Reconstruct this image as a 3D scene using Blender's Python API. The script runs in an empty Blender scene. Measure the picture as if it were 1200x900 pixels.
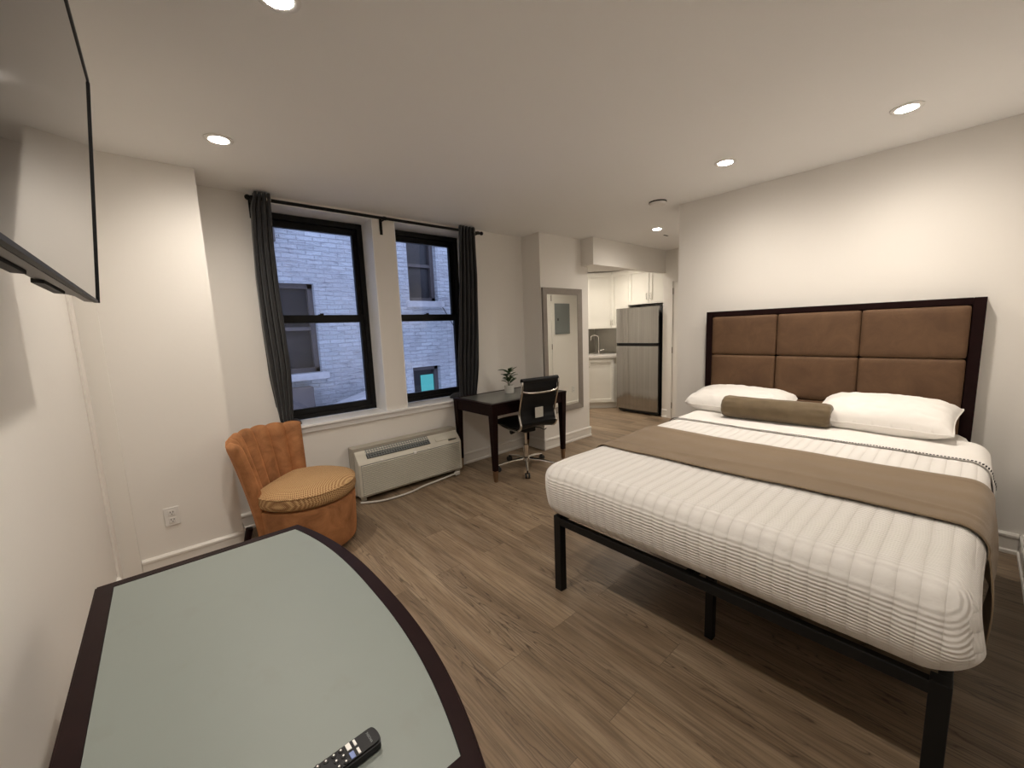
import bpy, bmesh, math, random
from mathutils import Vector, Matrix, noise
random.seed(7)
S = bpy.context.scene
COL = S.collection
PI = math.pi

# ------------------------------------------------------------------ camera
CAM_H, FPX = 1.4261, 471.3
PITCH, ROLL, YAW = map(math.radians, (7.762, -2.221, 40.851))
fwd = Vector((math.sin(YAW)*math.cos(PITCH), math.cos(YAW)*math.cos(PITCH), -math.sin(PITCH)))
rt = Vector((math.cos(YAW), -math.sin(YAW), 0)); up = rt.cross(fwd)
r2 = rt*math.cos(ROLL) + up*math.sin(ROLL); u2 = up*math.cos(ROLL) - rt*math.sin(ROLL)
cd = bpy.data.cameras.new('camera'); cam = bpy.data.objects.new('camera', cd); COL.objects.link(cam)
cd.sensor_fit = 'HORIZONTAL'; cd.sensor_width = 36; cd.lens = FPX/1200*36; cd.clip_start = 0.02
cam.matrix_world = Matrix(((r2.x, u2.x, -fwd.x, 0), (r2.y, u2.y, -fwd.y, 0), (r2.z, u2.z, -fwd.z, CAM_H), (0, 0, 0, 1)))
S.camera = cam

# ------------------------------------------------------------------ world, exposure
W = bpy.data.worlds.new('dusk_sky'); S.world = W; W.use_nodes = True
wb = W.node_tree.nodes['Background']
wb.inputs[0].default_value = (0.56, 0.67, 0.98, 1); wb.inputs[1].default_value = 2.4
S.view_settings.view_transform = 'Standard'; S.view_settings.look = 'None'
S.view_settings.gamma = 1; S.view_settings.use_curve_mapping = False
S.view_settings.exposure = 0.0
LAMP_COL = (1.0, 0.91, 0.80)
LENS_EMIT = 860.0

# ------------------------------------------------------------------ dimensions read off the room
H = 2.472
XL, XB = -0.335, 3.653          # television wall, bed wall
YP, YW, YM = 3.216, 3.537, 3.246  # chimney breast, window wall, mirror pier
XP, XM, XM2 = 0.284, 3.282, 4.125
YB = 1.836                      # end of the bed wall
YN = -0.275                     # closet wall on the right of the bed
YWIN = 3.76

# ------------------------------------------------------------------ materials
def newmat(name):
    m = bpy.data.materials.new(name); m.use_nodes = True
    nt = m.node_tree; b = nt.nodes['Principled BSDF']
    return m, nt, b
def N(nt, t, **kw):
    n = nt.nodes.new(t)
    for k, v in kw.items(): setattr(n, k, v)
    return n
def mth(nt, op, a, b=None, c=None):
    n = N(nt, 'ShaderNodeMath', operation=op)
    for i, v in enumerate((a, b, c)):
        if v is None: continue
        if isinstance(v, (int, float)): n.inputs[i].default_value = v
        else: nt.links.new(v, n.inputs[i])
    return n.outputs[0]
def mixc(nt, f, a, b):
    n = N(nt, 'ShaderNodeMix', data_type='RGBA')
    if isinstance(f, (int, float)): n.inputs[0].default_value = f
    else: nt.links.new(f, n.inputs[0])
    for i, v in ((6, a), (7, b)):
        if isinstance(v, tuple): n.inputs[i].default_value = (*v[:3], 1)
        else: nt.links.new(v, n.inputs[i])
    return n.outputs[2]
def ramp(nt, f, stops):
    n = N(nt, 'ShaderNodeValToRGB'); nt.links.new(f, n.inputs[0])
    cr = n.color_ramp
    while len(cr.elements) < len(stops): cr.elements.new(0.5)
    for e, (p, c) in zip(cr.elements, stops):
        e.position = p; e.color = (*c, 1) if len(c) == 3 else c
    return n.outputs[0]
def objco(nt, scale=(1, 1, 1)):
    tc = N(nt, 'ShaderNodeTexCoord'); mp = N(nt, 'ShaderNodeMapping')
    mp.inputs['Scale'].default_value = scale
    nt.links.new(tc.outputs['Object'], mp.inputs[0]); return mp.outputs[0]
def noisetex(nt, co, scale, detail=3, rough=.5, dist=0):
    n = N(nt, 'ShaderNodeTexNoise'); nt.links.new(co, n.inputs['Vector'])
    n.inputs['Scale'].default_value = scale; n.inputs['Detail'].default_value = detail
    n.inputs['Roughness'].default_value = rough; n.inputs['Distortion'].default_value = dist
    return n.outputs[0]
def bump(nt, b, h, strength=.3, dist=.01):
    n = N(nt, 'ShaderNodeBump'); n.inputs['Strength'].default_value = strength
    n.inputs['Distance'].default_value = dist
    nt.links.new(h, n.inputs['Height']); nt.links.new(n.outputs[0], b.inputs['Normal'])
def simple(name, col, rough=.5, metal=0, var=.06, nscale=8, bstr=0, bscale=60, spec=.5, sheen=0, coat=0):
    m, nt, b = newmat(name)
    co = objco(nt)
    n = noisetex(nt, co, nscale, 3)
    lo = tuple(c*(1-var) for c in col); hi = tuple(min(1, c*(1+var)) for c in col)
    nt.links.new(mixc(nt, n, lo, hi), b.inputs['Base Color'])
    b.inputs['Roughness'].default_value = rough; b.inputs['Metallic'].default_value = metal
    b.inputs['Specular IOR Level'].default_value = spec
    if sheen:
        b.inputs['Sheen Weight'].default_value = sheen; b.inputs['Sheen Roughness'].default_value = .4
    if coat: b.inputs['Coat Weight'].default_value = coat; b.inputs['Coat Roughness'].default_value = .1
    if bstr: bump(nt, b, noisetex(nt, co, bscale, 4), bstr, .004)
    return m
M = {}
M['wall'] = simple('painted_wall', (.85, .82, .775), .6, var=.015, nscale=2, bstr=.10, bscale=45, spec=.3)
M['ceiling'] = simple('painted_ceiling', (.93, .92, .905), .75, var=.015, nscale=1.5, bstr=.08, bscale=40, spec=.2)
M['trim'] = simple('trim_paint', (.84, .81, .76), .38, var=.01, bstr=.02)
M['sill'] = simple('sill_paint', (.92, .92, .92), .35, var=.02, bstr=.03)
M['espresso'] = simple('espresso_wood', (.013, .005, .005), .42, var=.4, nscale=14, spec=.09)
M['black_metal'] = simple('black_powder_coat', (.008, .008, .008), .45, var=.2, spec=.22)
M['black_plastic'] = simple('black_plastic', (.012, .012, .013), .5, var=.15, spec=.25)
M['rubber'] = simple('rubber', (.02, .02, .02), .7)
M['chrome'] = simple('chrome', (.78, .76, .73), .12, metal=1, var=.03)
M['brass'] = simple('brushed_bronze', (.36, .25, .17), .35, metal=1, var=.1)
M['white_plastic'] = simple('white_plastic', (.82, .80, .77), .4, var=.02)
M['cream_plastic'] = simple('cream_plastic', (.66, .63, .54), .42, var=.02)
M['tan_sleeve'] = simple('tan_sleeve', (.42, .39, .33), .5, var=.04)
M['dark_slot'] = simple('dark_slot', (.03, .03, .03), .6)
M['cabinet'] = simple('cabinet_paint', (.80, .775, .70), .4, var=.01)
M['counter'] = simple('quartz_counter', (.74, .70, .65), .25, var=.12, nscale=40)
M['black_gloss'] = simple('black_gloss', (.010, .010, .011), .2)
M['leather'] = simple('black_leather', (.009, .009, .010), .5, var=.2, bstr=.15, bscale=150, spec=.25)
M['panel_grey'] = simple('grey_enamel', (.22, .24, .24), .45, var=.03)
M['silver_frame'] = simple('silver_wood', (.30, .27, .245), .38, metal=.35, var=.12, nscale=25)
M['silver_dark'] = simple('frame_edge', (.06, .05, .045), .5)
M['bolster'] = simple('olive_velvet', (.150, .108, .060), .85, var=.30, nscale=14, bstr=.25, bscale=200, sheen=.35)
M['cloth_white'] = simple('white_cotton', (.86, .83, .79), .8, var=.02, nscale=12, bstr=.15, bscale=35, sheen=.1)
M['pot'] = simple('white_ceramic', (.74, .73, .68), .45, var=.04)
M['leaf'] = simple('leaf_green', (.035, .085, .028), .45, var=.5, nscale=30)
M['stem'] = simple('stem_green', (.06, .09, .03), .6)
M['soil'] = simple('soil', (.04, .03, .02), .9)
M['cord'] = simple('pale_cord', (.62, .60, .55), .5)
M['hinge'] = simple('hinge_metal', (.16, .13, .10), .35, metal=.9)
M['stitch'] = simple('dark_stitch', (.05, .045, .05), .8)
M['grey_side'] = simple('tv_back_grey', (.12, .108, .102), .42, var=.05, metal=.3)
M['neigh_frame'] = simple('weathered_window_frame', (.085, .070, .070), .6, var=.2)
M['neigh_pane'] = simple('dull_window_pane', (.035, .032, .034), .3, var=.6, nscale=2, spec=.25)
M['neigh_sill'] = simple('stone_sill', (.42, .41, .43), .8, var=.25)
M['tile'] = simple('backsplash', (.52, .50, .45), .3, var=.05)
M['label'] = simple('care_label', (.55, .53, .48), .7, var=.2, nscale=120)

def emission(name, col, s):
    m, nt, b = newmat(name); nt.nodes.remove(b)
    e = N(nt, 'ShaderNodeEmission'); e.inputs[0].default_value = (*col, 1); e.inputs[1].default_value = s
    nt.links.new(e.outputs[0], nt.nodes['Material Output'].inputs[0]); return m
M['lens'] = emission('lamp_lens', LAMP_COL, LENS_EMIT)
_nt = M['lens'].node_tree   # the lens optics throw more light downwards than sideways
_g = N(_nt, 'ShaderNodeNewGeometry'); _s = N(_nt, 'ShaderNodeSeparateXYZ'); _nt.links.new(_g.outputs['Incoming'], _s.inputs[0])
_nt.links.new(mth(_nt, 'MULTIPLY', mth(_nt, 'ADD', mth(_nt, 'MULTIPLY', mth(_nt, 'POWER', mth(_nt, 'ABSOLUTE', _s.outputs[2]), 1.5), .94), .06), LENS_EMIT), [n for n in _nt.nodes if n.type == 'EMISSION'][0].inputs[1])
M['lit_cyan'] = emission('lit_room_beyond', (.13, .62, .72), .75)

def glass(name, tint=(1, 1, 1)):
    m, nt, b = newmat(name); nt.nodes.remove(b)
    t = N(nt, 'ShaderNodeBsdfTransparent'); t.inputs[0].default_value = (*tint, 1)
    g = N(nt, 'ShaderNodeBsdfGlossy'); g.inputs['Roughness'].default_value = .01
    f = N(nt, 'ShaderNodeFresnel'); f.inputs[0].default_value = 1.45
    mx = N(nt, 'ShaderNodeMixShader')
    nt.links.new(f.outputs[0], mx.inputs[0]); nt.links.new(t.outputs[0], mx.inputs[1]); nt.links.new(g.outputs[0], mx.inputs[2])
    nt.links.new(mx.outputs[0], nt.nodes['Material Output'].inputs[0]); return m
M['glass'] = glass('window_glass', (.93, .95, .98))

def mirror_mat():
    m, nt, b = newmat('mirror_glass')
    co = objco(nt)
    nt.links.new(mixc(nt, noisetex(nt, co, 1.5), (.86, .87, .84), (.90, .91, .88)), b.inputs['Base Color'])
    b.inputs['Metallic'].default_value = 1; b.inputs['Roughness'].default_value = .01
    return m
M['mirror'] = mirror_mat()
def screen_mat():
    m, nt, b = newmat('tv_screen')
    co = objco(nt)
    nt.links.new(mixc(nt, noisetex(nt, co, 2), (.020, .019, .019), (.026, .024, .024)), b.inputs['Base Color'])
    b.inputs['Roughness'].default_value = .04; b.inputs['Specular IOR Level'].default_value = .6
    b.inputs['IOR'].default_value = 1.6
    return m
M['screen'] = screen_mat()

def floor_mat():
    m, nt, b = newmat('oak_planks')
    tc = N(nt, 'ShaderNodeTexCoord'); sep = N(nt, 'ShaderNodeSeparateXYZ'); nt.links.new(tc.outputs['Object'], sep.inputs[0])
    cmb = N(nt, 'ShaderNodeCombineXYZ'); nt.links.new(sep.outputs[1], cmb.inputs[0]); nt.links.new(sep.outputs[0], cmb.inputs[1])
    br = N(nt, 'ShaderNodeTexBrick'); nt.links.new(cmb.outputs[0], br.inputs['Vector'])
    br.inputs['Scale'].default_value = 1; br.inputs['Brick Width'].default_value = 1.22; br.inputs['Row Height'].default_value = .178
    br.inputs['Mortar Size'].default_value = .0012; br.inputs['Mortar Smooth'].default_value = .1
    br.inputs['Color1'].default_value = (0, 0, 0, 1); br.inputs['Color2'].default_value = (1, 1, 1, 1); br.inputs['Mortar'].default_value = (.5, .5, .5, 1)
    br.offset = .37; br.offset_frequency = 2; br.squash = 1
    rnd = N(nt, 'ShaderNodeSeparateColor'); nt.links.new(br.outputs['Color'], rnd.inputs[0]); rv = rnd.outputs[0]
    # grain coordinates: stretched along the plank, shifted for every plank
    sh = mth(nt, 'MULTIPLY', rv, 37.0)
    g = N(nt, 'ShaderNodeCombineXYZ')
    nt.links.new(mth(nt, 'ADD', sep.outputs[1], sh), g.inputs[0]); nt.links.new(sep.outputs[0], g.inputs[1]); nt.links.new(sh, g.inputs[2])
    def mapped(sc):
        mp = N(nt, 'ShaderNodeMapping'); mp.inputs['Scale'].default_value = sc; nt.links.new(g.outputs[0], mp.inputs[0]); return mp.outputs[0]
    warp = noisetex(nt, mapped((.62, 8.5, 1)), 1.0, 2, .45)
    rings = mth(nt, 'FRACT', mth(nt, 'MULTIPLY', mth(nt, 'ADD', warp, mth(nt, 'MULTIPLY', noisetex(nt, mapped((12, 30, 1)), 1., 3), .045)), 24.0))
    ringl = mth(nt, 'POWER', mth(nt, 'ABSOLUTE', mth(nt, 'SUBTRACT', mth(nt, 'MULTIPLY', rings, 2), 1)), 5)
    mask = ramp(nt, noisetex(nt, mapped((.55, 9, 3)), 1.0, 2), [(.50, (0, 0, 0)), (.60, (1, 1, 1))])
    cath = mth(nt, 'MULTIPLY', ringl, mask)
    fine = noisetex(nt, mapped((4, 110, 1)), 1.0, 4, .65)
    mid = noisetex(nt, mapped((1.6, 14, 1)), 1.0, 3, .55)
    base = ramp(nt, mid, [(.28, (.200, .138, .086)), (.52, (.295, .218, .146)), (.75, (.375, .290, .202))])
    base = mixc(nt, mth(nt, 'MULTIPLY', ramp(nt, fine, [(.44, (0, 0, 0)), (.66, (1, 1, 1))]), .58), base, (.095, .066, .045))
    base = mixc(nt, mth(nt, 'MULTIPLY', cath, .85), base, (.060, .038, .024))
    tint = mixc(nt, rv, (.80, .78, .76), (1.12, 1.10, 1.06))
    mul = N(nt, 'ShaderNodeMix', data_type='RGBA', blend_type='MULTIPLY'); mul.inputs[0].default_value = 1
    nt.links.new(base, mul.inputs[6]); nt.links.new(tint, mul.inputs[7])
    col = mixc(nt, mth(nt, 'MULTIPLY', br.outputs['Fac'], .55), mul.outputs[2], (.05, .035, .025))
    nt.links.new(col, b.inputs['Base Color'])
    b.inputs['Roughness'].default_value = .42
    b.inputs['Specular IOR Level'].default_value = .4
    hgt = mth(nt, 'SUBTRACT', mth(nt, 'MULTIPLY', fine, .3), mth(nt, 'ADD', mth(nt, 'MULTIPLY', cath, .3), br.outputs['Fac']))
    bump(nt, b, hgt, .25, .002)
    return m
M['floor'] = floor_mat()

def brick_mat():
    m, nt, b = newmat('painted_brick')
    tc = N(nt, 'ShaderNodeTexCoord'); sep = N(nt, 'ShaderNodeSeparateXYZ'); nt.links.new(tc.outputs['Object'], sep.inputs[0])
    wob = noisetex(nt, tc.outputs['Object'], 3.0, 2)
    cmb = N(nt, 'ShaderNodeCombineXYZ'); nt.links.new(sep.outputs[0], cmb.inputs[0])
    nt.links.new(mth(nt, 'ADD', sep.outputs[2], mth(nt, 'MULTIPLY', wob, .035)), cmb.inputs[1])
    br = N(nt, 'ShaderNodeTexBrick'); nt.links.new(cmb.outputs[0], br.inputs['Vector'])
    br.inputs['Scale'].default_value = 1; br.inputs['Brick Width'].default_value = .21; br.inputs['Row Height'].default_value = .062
    br.inputs['Mortar Size'].default_value = .008; br.inputs['Mortar Smooth'].default_value = .6
    br.inputs['Color1'].default_value = (.47, .49, .53, 1); br.inputs['Color2'].default_value = (.60, .62, .66, 1); br.inputs['Mortar'].default_value = (.43, .44, .47, 1)
    patch = noisetex(nt, objco(nt, (.8, 1, 1.2)), 1.6, 5, .65)
    c = mixc(nt, ramp(nt, patch, [(.42, (0, 0, 0)), (.66, (1, 1, 1))]), br.outputs['Color'], (.50, .49, .52))
    c = mixc(nt, mth(nt, 'MULTIPLY', ramp(nt, noisetex(nt, objco(nt, (1, 1, 7)), 5, 5, .6), [(.52, (0, 0, 0)), (.68, (1, 1, 1))]), .65), c, (.20, .19, .21))
    nt.links.new(c, b.inputs['Base Color']); b.inputs['Roughness'].default_value = .8
    h = mth(nt, 'ADD', mth(nt, 'MULTIPLY', br.outputs['Fac'], -.7), mth(nt, 'MULTIPLY', noisetex(nt, objco(nt, (1, 1, 3)), 14, 5, .65), 2.6))
    bump(nt, b, h, 1.0, .02)
    return m
M['brick'] = brick_mat()

def quilt_mat():
    m, nt, b = newmat('seersucker_quilt')
    tc = N(nt, 'ShaderNodeTexCoord'); sep = N(nt, 'ShaderNodeSeparateXYZ'); nt.links.new(tc.outputs['UV'], sep.inputs[0])
    nz = noisetex(nt, tc.outputs['Object'], 9, 2)
    u = mth(nt, 'ADD', sep.outputs[0], mth(nt, 'MULTIPLY', nz, .005))
    band = mth(nt, 'ABSOLUTE', mth(nt, 'SINE', mth(nt, 'MULTIPLY', u, PI/.048)))
    hb = mth(nt, 'POWER', band, .5)
    n2 = noisetex(nt, objco(nt, (1, 1, 1)), 38, 2)
    v = mth(nt, 'ADD', sep.outputs[1], mth(nt, 'MULTIPLY', n2, .005))
    cr = mth(nt, 'SINE', mth(nt, 'MULTIPLY', v, 2*PI/.0145))
    h = mth(nt, 'ADD', mth(nt, 'MULTIPLY', hb, .9), mth(nt, 'MULTIPLY', cr, mth(nt, 'MULTIPLY', n2, .55)))
    nt.links.new(mixc(nt, hb, (.77, .74, .70), (.86, .835, .80)), b.inputs['Base Color'])
    b.inputs['Roughness'].default_value = .85; b.inputs['Sheen Weight'].default_value = .1
    bump(nt, b, h, .8, .0042)
    return m
M['quilt'] = quilt_mat()
def runner_mat():
    m, nt, b = newmat('tan_runner_cloth')
    co = objco(nt)
    w = noisetex(nt, objco(nt, (60, 600, 60)), 1, 2)
    n = noisetex(nt, co, 7, 3)
    c = mixc(nt, n, (.225, .158, .095), (.280, .204, .128))
    nt.links.new(mixc(nt, mth(nt, 'MULTIPLY', w, .35), c, (.20, .14, .085)), b.inputs['Base Color'])
    b.inputs['Roughness'].default_value = .85; b.inputs['Sheen Weight'].default_value = .15
    bump(nt, b, mth(nt, 'ADD', w, mth(nt, 'MULTIPLY', noisetex(nt, objco(nt, (3, 12, 3)), 2, 3), 3)), .35, .004)
    return m
M['runner'] = runner_mat()
def velvet(name, a, c, sheen=.5):
    m, nt, b = newmat(name); co = objco(nt)
    n = noisetex(nt, co, 7, 5, .65, .6)
    nt.links.new(ramp(nt, n, [(.32, a), (.68, c)]), b.inputs['Base Color'])
    b.inputs['Roughness'].default_value = .8; b.inputs['Sheen Weight'].default_value = sheen; b.inputs['Sheen Roughness'].default_value = .45
    b.inputs['Sheen Tint'].default_value = (*[min(1, x*2.2) for x in c], 1)
    bump(nt, b, noisetex(nt, co, 90, 3), .2, .003)
    return m
M['orange_velvet'] = velvet('rust_velvet', (.20, .080, .026), (.43, .185, .070))
M['suede'] = velvet('brown_suede', (.092, .046, .021), (.135, .072, .034), .12)
def diamond_mat():
    m, nt, b = newmat('diamond_weave')
    tc = N(nt, 'ShaderNodeTexCoord'); sep = N(nt, 'ShaderNodeSeparateXYZ'); nt.links.new(tc.outputs['Object'], sep.inputs[0])
    s_ = mth(nt, 'ADD', sep.outputs[0], sep.outputs[1]); d_ = mth(nt, 'SUBTRACT', sep.outputs[0], sep.outputs[1])
    z_ = mth(nt, 'MULTIPLY', sep.outputs[2], 1.0)
    a = mth(nt, 'SINE', mth(nt, 'MULTIPLY', mth(nt, 'ADD', s_, z_), 2*PI/.022)); c = mth(nt, 'SINE', mth(nt, 'MULTIPLY', mth(nt, 'ADD', d_, z_), 2*PI/.022))
    p = mth(nt, 'MULTIPLY', a, c)
    f = ramp(nt, p, [(-.0, (0, 0, 0)), (.18, (1, 1, 1))])
    nt.links.new(mixc(nt, f, (.56, .36, .17), (.24, .110, .040)), b.inputs['Base Color'])
    b.inputs['Roughness'].default_value = .8; bump(nt, b, p, .3, .003)
    return m
M['diamond'] = diamond_mat()
def steel_mat():
    m, nt, b = newmat('brushed_steel')
    st = noisetex(nt, objco(nt, (1, 9, .15)), 4, 4, .6)
    nt.links.new(ramp(nt, st, [(.3, (.36, .35, .335)), (.7, (.44, .43, .41))]), b.inputs['Base Color'])
    b.inputs['Metallic'].default_value = 1; b.inputs['Roughness'].default_value = .13
    b.inputs['Anisotropic'].default_value = .5
    bump(nt, b, noisetex(nt, objco(nt, (1, 3.5, .35)), 1.6, 2), .6, .02)
    return m
M['steel'] = steel_mat()
def frosted_mat():
    m, nt, b = newmat('frosted_glass_top'); co = objco(nt)
    n = noisetex(nt, co, 2.2, 4, .6)
    c = mixc(nt, n, (.185, .207, .190), (.225, .25, .23))
    sm = ramp(nt, noisetex(nt, objco(nt, (1.4, 1, 1)), 6.5, 5, .6), [(.60, (0, 0, 0)), (.68, (1, 1, 1))])
    c = mixc(nt, mth(nt, 'MULTIPLY', sm, .35), c, (.19, .20, .18))
    nt.links.new(c, b.inputs['Base Color'])
    nt.links.new(mth(nt, 'ADD', mth(nt, 'MULTIPLY', n, .2), .36), b.inputs['Roughness'])
    b.inputs['Specular IOR Level'].default_value = .5
    return m
M['frosted'] = frosted_mat()
def desktop_mat():
    m, nt, b = newmat('smoked_glass_top'); co = objco(nt)
    nt.links.new(mixc(nt, noisetex(nt, co, 5, 4), (.105, .112, .103), (.15, .158, .147)), b.inputs['Base Color'])
    b.inputs['Roughness'].default_value = .28; return m
M['desk_glass'] = desktop_mat()
def curtain_mat():
    m, nt, b = newmat('charcoal_curtain')
    n = noisetex(nt, objco(nt, (300, 300, 80)), 1, 2)
    nt.links.new(mixc(nt, n, (.014, .015, .017), (.026, .027, .030)), b.inputs['Base Color'])
    b.inputs['Roughness'].default_value = .75; b.inputs['Sheen Weight'].default_value = .2; return m
M['curtain'] = curtain_mat()

# ------------------------------------------------------------------ geometry helpers
def bx(bm, x0, x1, y0, y1, z0, z1, rot=None, bev=0):
    ret = bmesh.ops.create_cube(bm, size=1)
    vs = ret['verts']
    for v in vs:
        v.co = Vector(((x0+x1)/2 + v.co.x*(x1-x0), (y0+y1)/2 + v.co.y*(y1-y0), (z0+z1)/2 + v.co.z*(z1-z0)))
    if bev:
        es = list({e for v in vs for e in v.link_edges})
        bmesh.ops.bevel(bm, geom=es, offset=bev, segments=2, affect='EDGES', profile=.5)
    return vs
def box(x0, x1, y0, y1, z0, z1, bev=0):
    bm = bmesh.new(); bx(bm, x0, x1, y0, y1, z0, z1, bev=bev); return bm
def prism(pts, z0, z1, bm=None, axis='z', bev=0):
    """pts: outline in the plane across `axis`; z0..z1 extent along it."""
    bm = bm or bmesh.new()
    def mk(a, b, c):
        return {'z': (a, b, c), 'x': (c, a, b), 'y': (a, c, b)}[axis]
    lo = [bm.verts.new(mk(a, b, z0)) for a, b in pts]; hi = [bm.verts.new(mk(a, b, z1)) for a, b in pts]
    fs = [bm.faces.new(lo), bm.faces.new(hi)]
    n = len(pts)
    for i in range(n): fs.append(bm.faces.new((lo[i], lo[(i+1) % n], hi[(i+1) % n], hi[i])))
    bmesh.ops.recalc_face_normals(bm, faces=fs)
    if bev:
        es = list({e for f in fs[:2] for e in f.edges})
        bmesh.ops.bevel(bm, geom=es, offset=bev, segments=2, affect='EDGES')
    return bm
def lathe(prof, seg=32, bm=None, mat=None):
    """prof: list of (r, z) bottom to top"""
    bm = bm or bmesh.new(); rings = []
    mat = mat or Matrix()
    for r, z in prof:
        if r < 1e-6: rings.append([bm.verts.new(mat @ Vector((0, 0, z)))])
        else: rings.append([bm.verts.new(mat @ Vector((r*math.cos(2*PI*i/seg), r*math.sin(2*PI*i/seg), z))) for i in range(seg)])
    fs = []
    for a, b in zip(rings, rings[1:]):
        for i in range(seg):
            j = (i+1) % seg
            if len(a) == 1 and len(b) == 1: continue
            if len(a) == 1: fs.append(bm.faces.new((a[0], b[j], b[i])))
            elif len(b) == 1: fs.append(bm.faces.new((a[i], a[j], b[0])))
            else: fs.append(bm.faces.new((a[i], a[j], b[j], b[i])))
    if len(rings[0]) > 1: fs.append(bm.faces.new(rings[0]))
    if len(rings[-1]) > 1: fs.append(bm.faces.new(rings[-1]))
    bmesh.ops.recalc_face_normals(bm, faces=fs)
    return bm
def tube(pts, r, seg=10, bm=None, flat=1.0):
    """sweep a round (or flattened) section along points"""
    bm = bm or bmesh.new(); P = [Vector(p) for p in pts]; rings = []
    rr = r if isinstance(r, (list, tuple)) else [r]*len(P)
    t0 = (P[1]-P[0]).normalized()
    nrm = t0.orthogonal().normalized()
    for i, p in enumerate(P):
        t = ((P[min(i+1, len(P)-1)]-P[max(i-1, 0)])).normalized()
        nrm = (nrm - t*nrm.dot(t)).normalized(); bn = t.cross(nrm)
        rings.append([bm.verts.new(p + nrm*rr[i]*math.cos(2*PI*k/seg) + bn*rr[i]*flat*math.sin(2*PI*k/seg)) for k in range(seg)])
    fs = []
    for a, b in zip(rings, rings[1:]):
        for k in range(seg): fs.append(bm.faces.new((a[k], a[(k+1) % seg], b[(k+1) % seg], b[k])))
    fs += [bm.faces.new(rings[0]), bm.faces.new(rings[-1])]
    bmesh.ops.recalc_face_normals(bm, faces=fs)
    return bm
def smoothpath(pts, n=6):
    """Catmull-Rom through points"""
    P = [Vector(p) for p in pts]; out = []
    for i in range(len(P)-1):
        a, b, c, d = P[max(i-1, 0)], P[i], P[i+1], P[min(i+2, len(P)-1)]
        for k in range(n):
            t = k/n
            out.append(.5*((2*b) + (c-a)*t + (2*a-5*b+4*c-d)*t*t + (3*b-a-3*c+d)*t**3))
    out.append(P[-1]); return out
def grid(nu, nv, f, bm=None, uv=None, closed_u=False):
    bm = bm or bmesh.new()
    V_ = [[bm.verts.new(f(i/(nu if closed_u else nu), j/nv)) for j in range(nv+1)] for i in range(nu + (0 if closed_u else 1))]
    L = bm.loops.layers.uv.verify() if uv else None
    fs = []
    for i in range(nu):
        for j in range(nv):
            i2 = (i+1) % len(V_)
            fc = bm.faces.new((V_[i][j], V_[i2][j], V_[i2][j+1], V_[i][j+1])); fs.append(fc)
            if uv:
                for l, (a, b) in zip(fc.loops, ((i, j), (i+1, j), (i+1, j+1), (i, j+1))): l[L].uv = uv(a/nu, b/nv)
    return bm
def rbox(c, h, r, cuts=(24, 24, 8), fn=None):
    """rounded, optionally deformed box (centre c, half sizes h)"""
    bm = bmesh.new(); c = Vector(c)
    def side(ax, sgn):
        a, b = [k for k in range(3) if k != ax]
        na, nb = cuts[a], cuts[b]
        g = {}
        for i in range(na+1):
            for j in range(nb+1):
                p = [0, 0, 0]; p[ax] = sgn*h[ax]; p[a] = -h[a]+2*h[a]*i/na; p[b] = -h[b]+2*h[b]*j/nb
                q = [max(-(h[k]-r), min(h[k]-r, p[k])) for k in range(3)]
                d = Vector([p[k]-q[k] for k in range(3)])
                v = Vector(q) + d.normalized()*r
                g[i, j] = bm.verts.new(c + v)
        for i in range(na):
            for j in range(nb): bm.faces.new((g[i, j], g[i+1, j], g[i+1, j+1], g[i, j+1]))
    for ax in range(3):
        for s in (-1, 1): side(ax, s)
    bmesh.ops.remove_doubles(bm, verts=bm.verts, dist=1e-5)
    bmesh.ops.recalc_face_normals(bm, faces=bm.faces)
    if fn:
        for v in bm.verts: v.co = Vector(fn(v.co.copy()))
    return bm
def obj(name, bm, mat, parent=None, smooth=False, ang=40, mods=(), local=False):
    """one mesh object; coordinates are world coordinates unless local"""
    me = bpy.data.meshes.new(name)
    if parent is not None and not local:
        off = parent.location.copy(); pp = parent.parent
        while pp: off += pp.location; pp = pp.parent
        bmesh.ops.translate(bm, verts=bm.verts, vec=-off)
    bm.to_mesh(me); bm.free()
    if isinstance(mat, str): mat = M[mat]
    for m_ in (mat if isinstance(mat, (list, tuple)) else [mat]): me.materials.append(m_)
    if smooth:
        for p in me.polygons: p.use_smooth = True
    o = bpy.data.objects.new(name, me); COL.objects.link(o)
    if parent is not None: o.parent = parent
    if smooth and ang < 180:
        try: me.set_sharp_from_angle(angle=math.radians(ang))
        except Exception: pass
    return o
def tag(o, label, cat, group=None):
    o['label'] = label; o['category'] = cat
    if group: o['group'] = group
    return o
def thing(name, label, cat, loc, rz=0, group=None):
    o = bpy.data.objects.new(name, None); COL.objects.link(o); o.location = loc; o.rotation_euler = (0, 0, rz)
    o.empty_display_size = .1
    return tag(o, label, cat, group)
def struct(name, bm, mat, parent=None, smooth=False):
    o = obj(name, bm, mat, parent, smooth)
    if parent is None: o['kind'] = 'structure'
    return o
def sempty(name, loc):
    o = bpy.data.objects.new(name, None); COL.objects.link(o); o.location = loc; o['kind'] = 'structure'; o.empty_display_size = .1
    return o
def copy_tree(o, parent=None):
    c = o.copy(); COL.objects.link(c)
    if parent is not None: c.parent = parent
    for ch in list(o.children): copy_tree(ch, c)
    return c
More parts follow.
